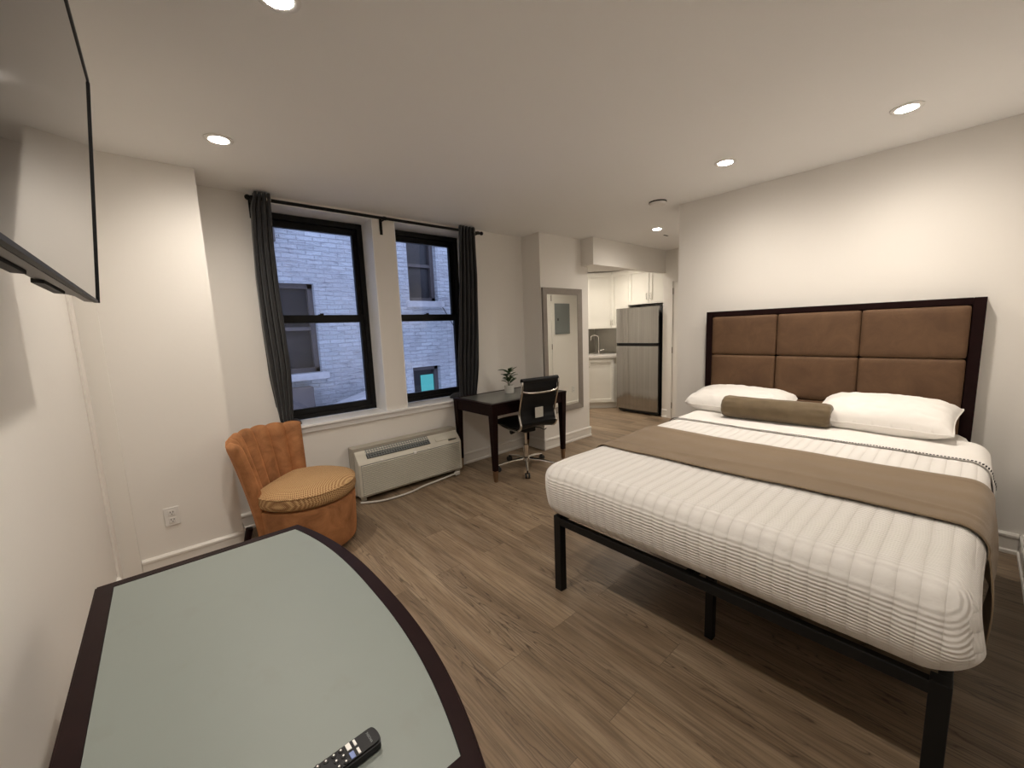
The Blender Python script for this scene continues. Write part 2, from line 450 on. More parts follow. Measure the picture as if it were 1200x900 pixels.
def text_mesh(name, s, size, ext, mat, parent, loc, rot, align='CENTER'):
    cu = bpy.data.curves.new(name, 'FONT'); cu.body = s; cu.size = size; cu.extrude = ext
    cu.align_x = align; cu.align_y = 'CENTER'
    o = bpy.data.objects.new(name, cu); COL.objects.link(o)
    dg = bpy.context.evaluated_depsgraph_get(); me = bpy.data.meshes.new_from_object(o.evaluated_get(dg))
    bpy.data.objects.remove(o); me.materials.clear(); me.materials.append(M[mat])
    n = bpy.data.objects.new(name, me); COL.objects.link(n); n.parent = parent; n.location = loc; n.rotation_euler = rot
    return n

# ================================================================== room shell
T = .12
SLAB = [(XL-T, -1.7), (6.6, -1.7), (6.6, 5.1), (XM+.15, 5.1), (XM+.15, YW+.36), (XL-T, YW+.36)]   # room and kitchen only, open above the light well
struct('floor', prism(SLAB, -.06, 0), 'floor')
struct('ceiling', prism(SLAB, H, H+.1), 'ceiling')
struct('wall_left', box(XL-T, XL, -1.7, YP+.5, 0, H), 'wall')
struct('wall_back', box(XL, 1.35, -1.7, -1.6, 0, H), 'wall')
struct('wall_closet', prism([(1.35, -1.7), (XB, -1.7), (XB, YN), (1.35, YN)], 0, H), 'wall')
# chimney breast left of the window
struct('wall_breast', box(XL, XP, YP, YW+.36, 0, H), 'wall')
# window wall with two openings
OX = [(.67, 1.52), (1.72, 2.555)]; ZB, ZT = .70, 2.43
bm = bmesh.new()
bx(bm, XP, OX[0][0], YW, YW+.36, 0, H); bx(bm, OX[0][1], OX[1][0], YW, YW+.36, 0, H); bx(bm, OX[1][1], XM+.3, YW, YW+.36, 0, H)
for a, b in OX:
    bx(bm, a, b, YW, YW+.36, 0, ZB); bx(bm, a, b, YW, YW+.36, ZT, H)
struct('wall_window', bm, 'wall')
# pier that carries the mirror, runs back to the kitchen
struct('wall_pier', prism([(XM, YM), (XM2, YM), (XM2, 5.0), (XM+.15, 5.0), (XM+.15, YW), (XM, YW)], 0, H), 'wall')
struct('wall_bed', prism([(XB, -1.7), (XB+.2, -1.7), (XB+.2, YB-.12), (5.82, YB-.12), (5.82, YB), (XB, YB)], 0, H), 'wall')
struct('wall_hall', prism([(5.70, YB), (6.5, YB), (6.5, 3.095), (5.70, 3.095)], 0, H), 'wall')
struct('wall_kitchen', prism([(6.36, 3.095), (6.5, 3.095), (6.5, 5.0), (XM2, 5.0), (XM2, 4.86), (6.36, 4.86)], 0, H), 'wall')
# dropped beam in front of the kitchen
struct('ceiling_beam', prism([(3.995, 3.059), (5.70, 3.059), (5.70, 3.12), (4.87, 3.16), (4.50, 3.52), (XM2+.002, 3.60), (XM2+.002, YM-.002), (3.995, YM-.002)], 2.153, H-.001), 'wall')

# baseboards: tall board with a small cap and toe bead
def baseboard(name, p0, p1, nrm, h=.125):
    """p0->p1 on the wall face, nrm = direction into the room"""
    p0, p1, n = Vector((*p0, 0)), Vector((*p1, 0)), Vector((*nrm, 0)).normalized()
    prof = [(0, 0), (.020, 0), (.020, .018), (.013, .026), (.013, h-.03), (.017, h-.024), (.017, h-.012), (.008, h), (0, h)]
    bm = bmesh.new(); rings = []
    for p in (p0, p1): rings.append([bm.verts.new(p + n*(a+.0005) + Vector((0, 0, b))) for a, b in prof])
    k = len(prof); fs = [bm.faces.new(rings[0]), bm.faces.new(rings[1])]
    for i in range(k): fs.append(bm.faces.new((rings[0][i], rings[0][(i+1) % k], rings[1][(i+1) % k], rings[1][i])))
    bmesh.ops.recalc_face_normals(bm, faces=fs)
    return struct(name, bm, 'trim')
baseboard('baseboard_breast', (-.235, YP), (XP, YP), (0, -1))
baseboard('baseboard_breast_side', (XP, YP), (XP, YW), (1, 0))
baseboard('baseboard_window', (XP+.022, YW), (XM, YW), (0, -1))
baseboard('baseboard_pier_side', (XM, YW-.022), (XM, YM-.02), (-1, 0))
baseboard('baseboard_pier', (XM-.018, YM), (XM2+.018, YM), (0, -1))
baseboard('baseboard_pier_end', (XM2, YM), (XM2, 4.4), (1, 0))
baseboard('baseboard_bed', (XB, YN+.02), (XB, YB), (-1, 0))
baseboard('baseboard_closet', (1.37, YN), (XB, YN), (0, 1))
baseboard('baseboard_hall', (5.70, 3.09), (5.70, 3.005), (-1, 0))
baseboard('baseboard_left', (XL, -1.6), (XL, YP-.13), (1, 0))
baseboard('baseboard_corridor', (4.97, YB), (5.68, YB), (0, 1))

# flat casing strips in the far left corner
struct('trim_1', box(XL, XL+.012, YP-.125, YP-.014, 0, H, .002), 'trim')
struct('trim_2', box(XL+.006, XL+.098, YP-.013, YP, 0, H, .002), 'trim')

# window stool: one long board under both windows with a moulding below
bm = bmesh.new()
bx(bm, .60, 2.64, YW-.035, YW-.0005, .700, .722, bev=.004)
bx(bm, .63, 2.61, YW-.016, YW-.0005, .655, .700, bev=.003)
for a, b in OX: bx(bm, a+.0005, b-.0005, YW-.002, YWIN, ZB, .722)
struct('trim_3', bm, 'sill')
bm = bmesh.new()
for a, b in OX:   # white lining of the reveals
    bx(bm, a, a+.008, YW+.001, YWIN+.05, .722, ZT); bx(bm, b-.008, b, YW+.001, YWIN+.05, .722, ZT); bx(bm, a, b, YW+.001, YWIN+.05, ZT-.008, ZT)
struct('trim_4', bm, 'sill')

# double-hung windows
def window(i, x0, x1):
    z0, z1 = .724, 2.418; zm = 1.578; y = YWIN
    w = sempty('window_%d' % i, ((x0+x1)/2, y, z0))
    def fr(name, a, b, c, d, y0, y1, t, tb, tt, par):
        bm = bmesh.new()
        bx(bm, a, a+t, y0, y1, c, d); bx(bm, b-t, b, y0, y1, c, d)
        bx(bm, a+t, b-t, y0, y1, c, c+tb); bx(bm, a+t, b-t, y0, y1, d-tt, d)
        return obj(name, bm, 'black_metal', par)
    fr('window_frame', x0+.009, x1-.009, z0, z1, y, y+.10, .042, .035, .045, w)
    up_ = fr('upper_sash', x0+.05, x1-.05, zm-.034, z1-.043, y+.05, y+.085, .038, .066, .050, w)
    lo_ = fr('lower_sash', x0+.05, x1-.05, z0+.033, zm+.034, y+.012, y+.047, .038, .055, .066, w)
    obj('pane', box(x0+.085, x1-.085, y+.066, y+.070, zm+.02, z1-.085), 'glass', up_)
    obj('pane', box(x0+.085, x1-.085, y+.028, y+.032, z0+.085, zm-.02), 'glass', lo_)
    bm = bmesh.new(); xm = (x0+x1)/2
    bx(bm, xm-.02, xm+.02, y+.014, y+.045, zm+.034, zm+.040); bx(bm, xm-.006, xm+.022, y+.02, y+.032, zm+.040, zm+.048)
    obj('sash_lock', bm, 'black_metal', lo_)
window(1, *OX[0]); window(2, *OX[1])

# doors
def hinge(par, x, y, z, ax):
    bm = lathe([(.006, z-.045), (.006, z+.045)], 10)
    bmesh.ops.translate(bm, verts=bm.verts, vec=(x, y, 0))
    obj('hinge', bm, 'hinge', par)
# door in the short wall right of the refrigerator (faces -x)
d = sempty('door_1', (5.69, 2.56, 0))
obj('casing', prism([(3.000, 0), (3.000, 2.09), (2.05, 2.09), (2.05, 0), (2.13, 0), (2.13, 2.02), (2.935, 2.02), (2.935, 0)], 5.678, 5.6995, axis='x'), 'trim', d)
bm = box(5.688, 5.6995, 2.135, 2.93, .01, 2.015)
obj('door_leaf', bm, 'trim', d)
for z in (.20, 1.03, 1.88): hinge(d, 5.683, 2.933, z, 'y')
# door in the corridor wall, seen only in the mirror (faces +y)
d = sempty('door_2', (4.45, YB, 0))
obj('casing', prism([(3.93, 0), (3.93, 2.10), (4.97, 2.10), (4.97, 0), (4.905, 0), (4.905, 2.03), (4.0, 2.03), (4.0, 0)], YB+.0005, YB+.022, axis='y'), 'trim', d)
obj('door_leaf', box(4.004, 4.90, YB+.0005, YB+.012, .01, 2.025), 'trim', d)
for z in (.25, 1.11, 1.90): hinge(d, 4.902, YB+.018, z, 'x')

# ================================================================== ceiling fittings
def make_light(x, y, label, z=H, grp=None, size=.046):
    t = thing('ceiling_light', label, 'light', (x, y, z), group=grp)
    obj('trim_ring', lathe([(size+.003, -.0005), (size+.020, -.0005), (size+.020, -.004), (size+.012, -.007), (size+.003, -.006)], 36), 'white_plastic', t, True, local=True)
    obj('lens', lathe([(0, -.011), (size*.5, -.0100), (size*.85, -.0075), (size+.003, -.0045), (size+.003, -.0008), (0, -.0008)], 32), 'lens', t, True, local=True)
    return t
make_light(.36, 2.69, 'small round recessed ceiling light near the chimney breast, left of the windows')
make_light(.40, 1.50, 'round recessed ceiling light cut by the top edge of the photo')
make_light(2.977, 1.186, 'round recessed ceiling light above the bed, farther of the two there')
make_light(3.024, .322, 'round recessed ceiling light above the bed, nearest and brightest on the right')
make_light(4.324, 2.429, 'small recessed ceiling light over the passage beside the smoke detector')
make_light(.40, .30, 'round recessed ceiling light overhead behind the camera')
make_light(5.40, 3.72, 'recessed ceiling light inside the kitchen in front of the refrigerator')
make_light(5.05, 4.35, 'added unseen ceiling light brightening the kitchen over the corner sink')  # second kitchen lamp, added out of view to brighten the cabinets

t = thing('smoke_detector', 'flat round white smoke detector on the ceiling at the end of the bed wall', 'smoke detector', (3.40, 1.905, H))
obj('base_plate', lathe([(.0, -.0005), (.074, -.0005), (.074, -.012), (0, -.012)], 40), 'dark_slot', t, True, local=True)
obj('cover', lathe([(0, -.034), (.045, -.034), (.066, -.028), (.072, -.016), (.072, -.012), (0, -.012)], 40), 'white_plastic', t, True, local=True)
tag(obj('ceiling_slot', box(4.69, 4.78, 2.535, 2.552, H-.004, H-.0005), 'dark_slot'), 'thin dark slot in the ceiling just past the passage light', 'vent')

# ================================================================== outside: brick building over the light well
YO = 6.2
b = thing('brick_building', 'white painted brick building filling the view through both windows', 'building', (2.2, YO, -3.5))
bm = bmesh.new()
holes = [(.93, 1.735, .92, 2.17), (3.20, 3.74, 1.95, 3.15), (3.17, 3.70, -.35, .845)]
xs = sorted({-3, 9} | {v for h in holes for v in h[:2]}); zs = sorted({-3.5, 6.5} | {v for h in holes for v in h[2:]})
for i in range(len(xs)-1):
    for j in range(len(zs)-1):
        cx, cz = (xs[i]+xs[i+1])/2, (zs[j]+zs[j+1])/2
        if not any(h[0] < cx < h[1] and h[2] < cz < h[3] for h in holes): bx(bm, xs[i], xs[i+1], YO, YO+.3, zs[j], zs[j+1])
bmesh.ops.remove_doubles(bm, verts=bm.verts, dist=1e-5)
obj('facade', bm, 'brick', b)
for k, (x0, x1, z0, z1) in enumerate(holes):
    bm = bmesh.new(); y0, y1 = YO+.10, YO+.17; t_ = .065
    bx(bm, x0, x0+t_, y0, y1, z0, z1); bx(bm, x1-t_, x1, y0, y1, z0, z1); bx(bm, x0, x1, y0, y1, z1-t_, z1); bx(bm, x0, x1, y0, y1, z0, z0+t_)
    bx(bm, x0, x1, y0+.01, y1, (z0+z1)/2-.025, (z0+z1)/2+.025)
    f = obj('window_surround', bm, 'neigh_frame', b)
    obj('window_glazing', box(x0+.02, x1-.02, YO+.175, YO+.185, z0+.02, z1-.02), 'neigh_pane', f)
    if k == 2: obj('inside_light_glow', box(x0+.22, x1-.04, YO+.160, YO+.172, z0+.08, z1-.16), 'lit_cyan', f)  # glowing sheet stands in for the cyan light inside that room
    if k < 2: obj('stone_ledge', box(x0-.06, x1+.08, YO-.07, YO+.05, z0-.10, z0, .01), 'neigh_sill', b)
tag(obj('vent_box', box(.92, 1.28, YO-.20, YO-.001, 2.66, 3.02, .01), 'neigh_frame'), 'grey metal box on the brick wall, upper left of the left window view', 'vent')
tag(obj('wall_unit', box(1.15, 1.55, YO-.18, YO-.001, .36, .74, .01), 'neigh_frame'), 'grey metal box on the brick wall beneath the neighbouring window ledge', 'box')
tag(obj('cable', tube(smoothpath([(3.75, YO-.03, 1.93), (3.95, YO-.03, 1.62), (4.2, YO-.03, 1.2), (4.45, YO-.03, .86), (4.7, YO-.03, .3)]), .007, 6), 'black_plastic', smooth=True), 'thin dark cable running down the brick wall outside the right window', 'cable')
bm = prism([(1.55, .36), (2.45, .60), (2.45, .20), (1.55, .20)], YO-.35, YO-.02, axis='y')
tag(obj('sloping_ledge', bm, 'neigh_sill'), 'pale sloping stone ledge low outside the left window', 'ledge')

# ================================================================== curtain rod and curtains
YR, ZR = YW-.09, 2.418
t = thing('curtain_rod', 'black curtain rod with ball ends above both windows', 'curtain rod', (1.6, YR, ZR))
obj('rod', tube([(.60, YR, ZR), (2.63, YR, ZR)], .0125, 12), 'black_metal', t, True)
for s, x in ((-1, .60), (1, 2.63)):
    bm = bmesh.new(); bmesh.ops.create_uvsphere(bm, u_segments=16, v_segments=10, radius=.019)
    bmesh.ops.translate(bm, verts=bm.verts, vec=(x+s*.012, YR, ZR)); obj('finial', bm, 'black_metal', t, True)
for x in (.615, 1.595, 2.60):
    bm = tube([(x, YR, ZR-.008), (x, YW-.002, ZR-.008)], .007, 8); bx(bm, x-.012, x+.012, YW-.006, YW-.0005, ZR-.12, ZR+.02)
    bm = tube([(x-.012, YR, ZR), (x+.012, YR, ZR)], .016, 12, bm)
    obj('bracket', bm, 'black_metal', t, True, 30)
def interp(tab, z):
    for (z0, a0), (z1, a1) in zip(tab, tab[1:]):
        if z0 >= z >= z1:
            t_ = (z0-z)/(z0-z1); t_ = t_*t_*(3-2*t_)*.35 + t_*.65
            return a0+(a1-a0)*t_
    return tab[-1][1] if z < tab[-1][0] else tab[0][1]
def curtain(label, Lt, Rt, ybot, folds, spill, ph):
    t = thing('curtain', label, 'curtain', ((Lt[0][1]+Rt[0][1])/2, YR, ZR), group=None)
    z0, z1 = .735, 2.458
    def f(u, v):
        z = z1 + (z0-z1)*v
        a, b_ = interp(Lt, z), interp(Rt, z)
        yc = YR + (ybot-YR)*max(0, v-.1)**1.6
        amp = .034*(1-.25*v)
        p = 2*PI*folds*u + ph + .5*math.sin(5*v+3*u)
        x = a + (b_-a)*u + .004*math.sin(2*p)
        y = yc + amp*math.cos(p) + .006*noise.noise(Vector((u*6, v*5, ph)))
        return (x, y, z)
    def shell(u, v):
        return f(u, v)
    bm = grid(120, 60, f)
    o = obj('panel', bm, 'curtain', t, True, 180)
    m_ = o.modifiers.new('thickness', 'SOLIDIFY'); m_.thickness = .003
    # the excess cloth gathered on the window stool
    sx0, sx1, sy0, sy1 = spill
    def g(u, v):
        an = 2*PI*u; r = v
        x = (sx0+sx1)/2 + (sx1-sx0)/2*r*math.cos(an); y = (sy0+sy1)/2 + (sy1-sy0)/2*r*math.sin(an)
        hz = .048*math.sqrt(max(0, 1-r**2.5)) + .006*math.sin(9*an)*r*(1-r) + .004*math.sin(30*r)*(1-r)
        return (x, y, .7245+hz)
    obj('hem', grid(48, 14, g, closed_u=True), 'curtain', t, True, 180)
    for k in range(folds+1):
        u = (k+.0)/folds*.86+.07; x = interp(Lt, 2.44)+(interp(Rt, 2.44)-interp(Lt, 2.44))*u
        bm = bmesh.new(); N_ = 20
        g2 = lambda a, b_: (x+.003*math.cos(2*PI*b_)*1.2, YR+(.0185+.004*math.sin(2*PI*b_))*math.cos(2*PI*a), ZR+(.0185+.004*math.sin(2*PI*b_))*math.sin(2*PI*a))
        obj('grommet', grid(20, 6, g2, closed_u=True), 'chrome', t, True)
    return t
curtain('charcoal curtain gathered at the left end of the rod, left of the left window',
        [(2.458, .625), (2.35, .600), (2.15, .590), (1.85, .582), (1.55, .586), (1.17, .600), (.80, .634), (.735, .650)],
        [(2.458, .735), (2.37, .733), (2.07, .722), (1.76, .726), (1.44, .742), (1.22, .752), (.99, .745), (.735, .735)],
        3.545, 4, (.66, .81, 3.535, 3.68), .4)
curtain('charcoal curtain gathered at the right end of the rod beside the desk',
        [(2.458, 2.36), (2.0, 2.340), (1.55, 2.322), (1.09, 2.305), (.735, 2.32)],
        [(2.458, 2.555), (2.0, 2.567), (1.55, 2.568), (1.07, 2.560), (.735, 2.53)],
        3.545, 5, (2.26, 2.47, 3.535, 3.70), 1.9)

# ================================================================== through-wall heater / air conditioner
t = thing('air_conditioner', 'cream wall air conditioner with louvered front under the windows', 'air conditioner', (1.65, 3.40, .03))
X0, X1, YA = 1.138, 2.165, 3.322
obj('wall_sleeve', box(X0-.012, X1+.004, 3.415, YW-.021, .045, .462, .004), 'tan_sleeve', t)
prof = [(3.48, .045), (YA+.012, .045), (YA, .060), (YA, .335), (YA+.010, .352), (YA+.030, .375), (YA+.065, .412), (YA+.10, .438), (YA+.135, .450), (3.48, .455)]
obj('cover', prism(prof, X0, X1, axis='x', bev=.003), 'cream_plastic', t)
bm = bmesh.new()
for i in range(19):
    z = .068+i*.0138
    vs = prism([(YA-.0005, z), (YA-.009, z+.0012), (YA-.0085, z+.0062), (YA-.0005, z+.0098)], X0+.022, X1-.022, bm, axis='x')
obj('front_louvers', bm, 'cream_plastic', t)
obj('painted_louver_shade', box(X0+.02, X1-.02, YA-.0008, YA-.0002, .062, .332), 'panel_grey', t)  # thin grey sheet, its colour stands in for the shade between louvers
# top outlet grille lies on the sloping top
def slope(s):   # point on the slanted top at fraction s
    return (YA+.025+s*.085, .368+s*.066)
def slab(x0, x1, s0, s1, lift, th):
    a, b_ = Vector(slope(s0)), Vector(slope(s1)); n = Vector((-(b_.y-a.y), (b_.x-a.x))).normalized()
    p = [a+n*lift, b_+n*lift, b_+n*(lift+th), a+n*(lift+th)]
    return prism([(q.x, q.y) for q in p], x0, x1, axis='x')
obj('outlet_well', slab(1.225, 1.835, .02, .95, .0045, .004), 'dark_slot', t)
bm = bmesh.new()
for i in range(26):
    x = 1.235+i*.0238
    a, b_ = Vector(slope(.03)), Vector(slope(.94)); n = Vector((-(b_.y-a.y), (b_.x-a.x))).normalized()
    p = [a+n*.0085, b_+n*.0085, b_+n*.012, a+n*.012]; prism([(q.x, q.y) for q in p], x, x+.006, bm, axis='x')
for i in range(5):
    s0 = .08+i*.19; a, b_ = Vector(slope(s0)), Vector(slope(s0+.06)); n = Vector((-(b_.y-a.y), (b_.x-a.x))).normalized()
    p = [a+n*.009, b_+n*.009, b_+n*.0135, a+n*.0135]; prism([(q.x, q.y) for q in p], 1.228, 1.832, bm, axis='x')
obj('outlet_grille', bm, 'panel_grey', t)
obj('control_door', slab(1.90, 2.13, .05, .92, .0045, .005), 'cream_plastic', t)
obj('brand_strip', slab(2.03, 2.12, -.10, -.02, .003, .003), 'dark_slot', t)
obj('latch', box(1.64, 1.67, YA-.014, YA+.004, .322, .345, .003), 'white_plastic', t)
for x in (1.34, 1.80): obj('screw_cap', box(x-.012, x+.012, YA-.003, YA+.004, .338, .348, .002), 'white_plastic', t)
obj('foot_bracket', box(X1-.05, X1-.012, YA+.03, YA+.06, .001, .046), 'cream_plastic', t)
obj('foot_bracket', box(X0+.02, X0+.06, YA+.05, YA+.08, .001, .046), 'cream_plastic', t)
t = thing('power_cord', 'pale loose power cord on the floor along the air conditioner', 'cord', (1.6, 3.25, 0))
obj('cable', tube(smoothpath([(1.13, 3.33, .012), (1.26, 3.25, .012), (1.42, 3.225, .012), (1.56, 3.235, .012), (1.68, 3.27, .012), (1.80, 3.285, .014), (1.93, 3.29, .02), (2.07, 3.30, .026)]), .0085, 8), 'cord', t, True)
obj('plug', box(2.06, 2.11, 3.283, 3.318, .006, .042, .006), 'cord', t)

# ================================================================== wall outlets
def outlet(x, y, z, label, face=-1, w=.075, h=.115):
    t = thing('wall_outlet', label, 'outlet', (x, y, z))
    obj('face_plate', box(x-w/2, x+w/2, min(y+face*.0005, y+face*.007), max(y+face*.0005, y+face*.007), z-h/2, z+h/2, .002), 'white_plastic', t)
    for dz in (-.024, .024):
        s_ = obj('socket', box(x-.017, x+.017, min(y+face*.007, y+face*.0095), max(y+face*.007, y+face*.0095), z+dz-.017, z+dz+.017, .001), 'white_plastic', t)
        bm = bmesh.new()
        for dx in (-.007, .007): bx(bm, x+dx-.0015, x+dx+.0015, min(y+face*.0095, y+face*.0102), max(y+face*.0095, y+face*.0102), z+dz, z+dz+.010)
        bx(bm, x-.0025, x+.0025, min(y+face*.0095, y+face*.0102), max(y+face*.0095, y+face*.0102), z+dz-.011, z+dz-.006)
        obj('slots', bm, 'dark_slot', s_)
    return t
outlet(-.066, YP, .352, 'white double power outlet low on the chimney breast left of the orange chair')
outlet(5.43, YB, .33, 'white double power outlet low on the corridor wall, seen in the mirror', 1)
t = thing('electrical_panel', 'grey metal breaker panel on the corridor wall, seen in the mirror', 'electrical panel', (5.17, YB, 1.56))
obj('panel_box', box(4.985, 5.360, YB+.0005, YB+.014, 1.31, 1.82, .003), 'panel_grey', t)
obj('panel_door', box(5.01, 5.335, YB+.014, YB+.020, 1.335, 1.795, .002), 'panel_grey', t)
obj('latch', box(5.04, 5.065, YB+.020, YB+.026, 1.535, 1.575, .003), 'dark_slot', t)

# ================================================================== wall mirror
t = thing('wall_mirror', 'tall silver framed mirror hanging on the pier behind the desk', 'mirror', (3.635, YM, .41))
x0, x1, z0, z1, fw = 3.292, 3.972, .408, 1.876, .072
def mitre(name, pts):
    """one mitred frame side as a bevelled moulding"""
    a, b_, c, d_ = pts
    bm = bmesh.new(); y0, y1 = YM-.001, YM-.028
    lo = [bm.verts.new((p[0], y0, p[1])) for p in pts]; hi = []
    for i, p in enumerate(pts):
        hi.append(bm.verts.new((p[0], y1 if i < 2 else y1+.010, p[1])))
    fs = [bm.faces.new(lo), bm.faces.new(hi)] + [bm.faces.new((lo[i], lo[(i+1) % 4], hi[(i+1) % 4], hi[i])) for i in range(4)]
    bmesh.ops.recalc_face_normals(bm, faces=fs)
    return bm
fr_ = [((x0, z0), (x1, z0), (x1-fw, z0+fw), (x0+fw, z0+fw)), ((x1, z0), (x1, z1), (x1-fw, z1-fw), (x1-fw, z0+fw)),
       ((x1, z1), (x0, z1), (x0+fw, z1-fw), (x1-fw, z1-fw)), ((x0, z1), (x0, z0), (x0+fw, z0+fw), (x0+fw, z1-fw))]
for p in fr_: obj('frame_side', mitre('frame_side', p), 'silver_frame', t)
obj('mirror_glass', box(x0+fw-.004, x1-fw+.004, YM-.014, YM-.002, z0+fw-.004, z1-fw+.004), 'mirror', t)

# ================================================================== desk
t = thing('writing_desk', 'dark espresso writing desk with smoked glass top under the right curtain', 'desk', (2.71, 3.16, 0))
dx0, dx1, dy0, dy1, dz = 2.206, 3.225, 2.842, 3.488, .75
bm = bmesh.new(); w_ = .05
bx(bm, dx0, dx1, dy0, dy0+w_, dz-.022, dz, bev=.002); bx(bm, dx0, dx1, dy1-w_, dy1, dz-.022, dz, bev=.002)
bx(bm, dx0, dx0+w_, dy0+w_, dy1-w_, dz-.022, dz, bev=.002); bx(bm, dx1-w_, dx1, dy0+w_, dy1-w_, dz-.022, dz, bev=.002)
obj('top_frame', bm, 'espresso', t)
obj('glass_inset', box(dx0+w_+.0005, dx1-w_-.0005, dy0+w_+.0005, dy1-w_-.0005, dz-.012, dz-.001), 'desk_glass', t)
bm = bmesh.new()
bx(bm, dx0+.012, dx1-.012, dy0+.012, dy0+.032, dz-.115, dz-.022); bx(bm, dx0+.012, dx1-.012, dy1-.032, dy1-.012, dz-.115, dz-.022)
bx(bm, dx0+.012, dx0+.032, dy0+.032, dy1-.032, dz-.115, dz-.022); bx(bm, dx1-.032, dx1-.012, dy0+.032, dy1-.032, dz-.115, dz-.022)
obj('apron', bm, 'espresso', t)
def taper(cx, cy, z0, z1, a, b_):
    bm = bmesh.new()
    lo = [bm.verts.new((cx+sx*a/2, cy+sy*a/2, z0)) for sx, sy in ((-1, -1), (1, -1), (1, 1), (-1, 1))]
    hi = [bm.verts.new((cx+sx*b_/2, cy+sy*b_/2, z1)) for sx, sy in ((-1, -1), (1, -1), (1, 1), (-1, 1))]
    fs = [bm.faces.new(lo), bm.faces.new(hi)] + [bm.faces.new((lo[i], lo[(i+1) % 4], hi[(i+1) % 4], hi[i])) for i in range(4)]
    bmesh.ops.recalc_face_normals(bm, faces=fs); return bm
for cx in (dx0+.036, dx1-.036):
    for cy in (dy0+.036, dy1-.036):
        lg = obj('leg', taper(cx, cy, .11, dz-.022, .040, .066), 'espresso', t)
        obj('ferrule', taper(cx, cy, .001, .11, .026, .0385), 'brass', lg)

# potted plant on the desk
t = thing('potted_plant', 'small green leafy plant in a ribbed white pot on the desk', 'plant', (2.765, 3.245, .75))
def potf(a, b_):
    prof = [(0, 0), (.046, 0), (.049, .006), (.051, .082), (.048, .085), (.044, .082), (.042, .066), (0, .066)]
    k = b_*(len(prof)-1); i = min(int(k), len(prof)-2); r = prof[i][0]+(prof[i+1][0]-prof[i][0])*(k-i); z = prof[i][1]+(prof[i+1][1]-prof[i][1])*(k-i)
    r *= 1+.02*math.cos(2*PI*a*20)
    return (r*math.cos(2*PI*a), r*math.sin(2*PI*a), z)
obj('pot', grid(80, 7, potf, closed_u=True), 'pot', t, True, 35, local=True)
obj('soil', lathe([(0, .0665), (.0405, .0665), (.0405, .070), (0, .072)], 20), 'soil', t, local=True)
def leafbm(bm, base, dirv, ln, wd, droop):
    d_ = Vector(dirv).normalized(); side_ = d_.cross(Vector((0, 0, 1))).normalized(); upv = side_.cross(d_)
    rows = []
    for i in range(7):
        s_ = i/6; p = Vector(base) + d_*ln*s_ + Vector((0, 0, -droop*s_*s_))
        w = wd*math.sin(PI*min(1, s_*.92+.05))**.8
        rows.append([bm.verts.new(p+side_*w*k+upv*(abs(k)*w*.35)) for k in (-1, -.5, 0, .5, 1)])
    for a, b_ in zip(rows, rows[1:]):
        for k in range(4): bm.faces.new((a[k], a[k+1], b_[k+1], b_[k]))
bm = bmesh.new(); random.seed(11)
stems = bmesh.new()
for i in range(5):
    an = i*2.4; top = Vector((.024*math.cos(an), .024*math.sin(an), .175+.03*(i % 3)))
    tube([(0.006*math.cos(an), .006*math.sin(an), .069), (top.x*.6, top.y*.6, .12), tuple(top)], .0026, 6, stems)
    for k in range(6):
        a2 = an + k*2.39 + random.uniform(-.3, .3); zz = .105+.023*k+.005*i
        leafbm(bm, (top.x*.7, top.y*.7, zz), (math.cos(a2), math.sin(a2), random.uniform(.25, 1.0)), random.uniform(.075, .115), .021, .022)
obj('stem', stems, 'stem', t, True, local=True)
o = obj('foliage', bm, 'leaf', t, True, 180, local=True)
m_ = o.modifiers.new('thickness', 'SOLIDIFY'); m_.thickness = .0012

# ================================================================== office chair (local: faces +y)
t = thing('office_chair', 'black leather office chair with chrome frame and five-star base at the desk', 'office chair', (2.710, 2.955, 0), math.radians(-7))
random.seed(3)
prof = [(-.270, .945), (-.268, .90), (-.250, .82), (-.218, .72), (-.200, .63), (-.215, .56), (-.225, .515), (-.185, .472), (-.10, .462), (.05, .468), (.22, .478), (.275, .470), (.300, .450)]
prof = [(p.x, p.y) for p in smoothpath([(a, b_, 0) for a, b_ in prof], 6)]
def ribbon(pts, w, th, sag=.018):
    """padded sling: profile (y,z) swept across x, ribbed"""
    bm = bmesh.new(); n = len(pts); NX = 14
    nr = []
    for i in range(n):
        a, b_ = pts[max(0, i-1)], pts[min(n-1, i+1)]; tx, tz = b_[0]-a[0], b_[1]-a[1]; l = math.hypot(tx, tz); nr.append((-tz/l, tx/l))
    top, bot = [], []
    dist = 0
    for i in range(n):
        if i: dist += math.hypot(pts[i][0]-pts[i-1][0], pts[i][1]-pts[i-1][1])
        rib = .004*abs(math.sin(PI*dist/.06))
        r1, r2_ = [], []
        for k in range(NX+1):
            u = k/NX*2-1; s_ = sag*(1-u*u)
            y, z = pts[i]; ny, nz = nr[i]
            o1 = (th/2+rib) - s_; o2 = -th/2 - s_
            r1.append(bm.verts.new((u*w/2, y+ny*o1*-1, z+nz*o1*-1))); r2_.append(bm.verts.new((u*w/2, y+ny*o2*-1, z+nz*o2*-1)))
        top.append(r1); bot.append(r2_)
    for A in (top, bot):
        for i in range(n-1):
            for k in range(NX): bm.faces.new((A[i][k], A[i][k+1], A[i+1][k+1], A[i+1][k]))
    for i in range(n-1):
        for k in (0, NX): bm.faces.new((top[i][k], top[i+1][k], bot[i+1][k], bot[i][k]))
    for i in (0, n-1):
        for k in range(NX): bm.faces.new((top[i][k], top[i][k+1], bot[i][k+1], bot[i][k]))
    bmesh.ops.recalc_face_normals(bm, faces=bm.faces); return bm
cut = 34
obj('backrest', ribbon(prof[:cut+1], .40, .022), 'leather', t, True, 60, local=True)
obj('seat', ribbon(prof[cut+1:], .42, .028), 'leather', t, True, 60, local=True)
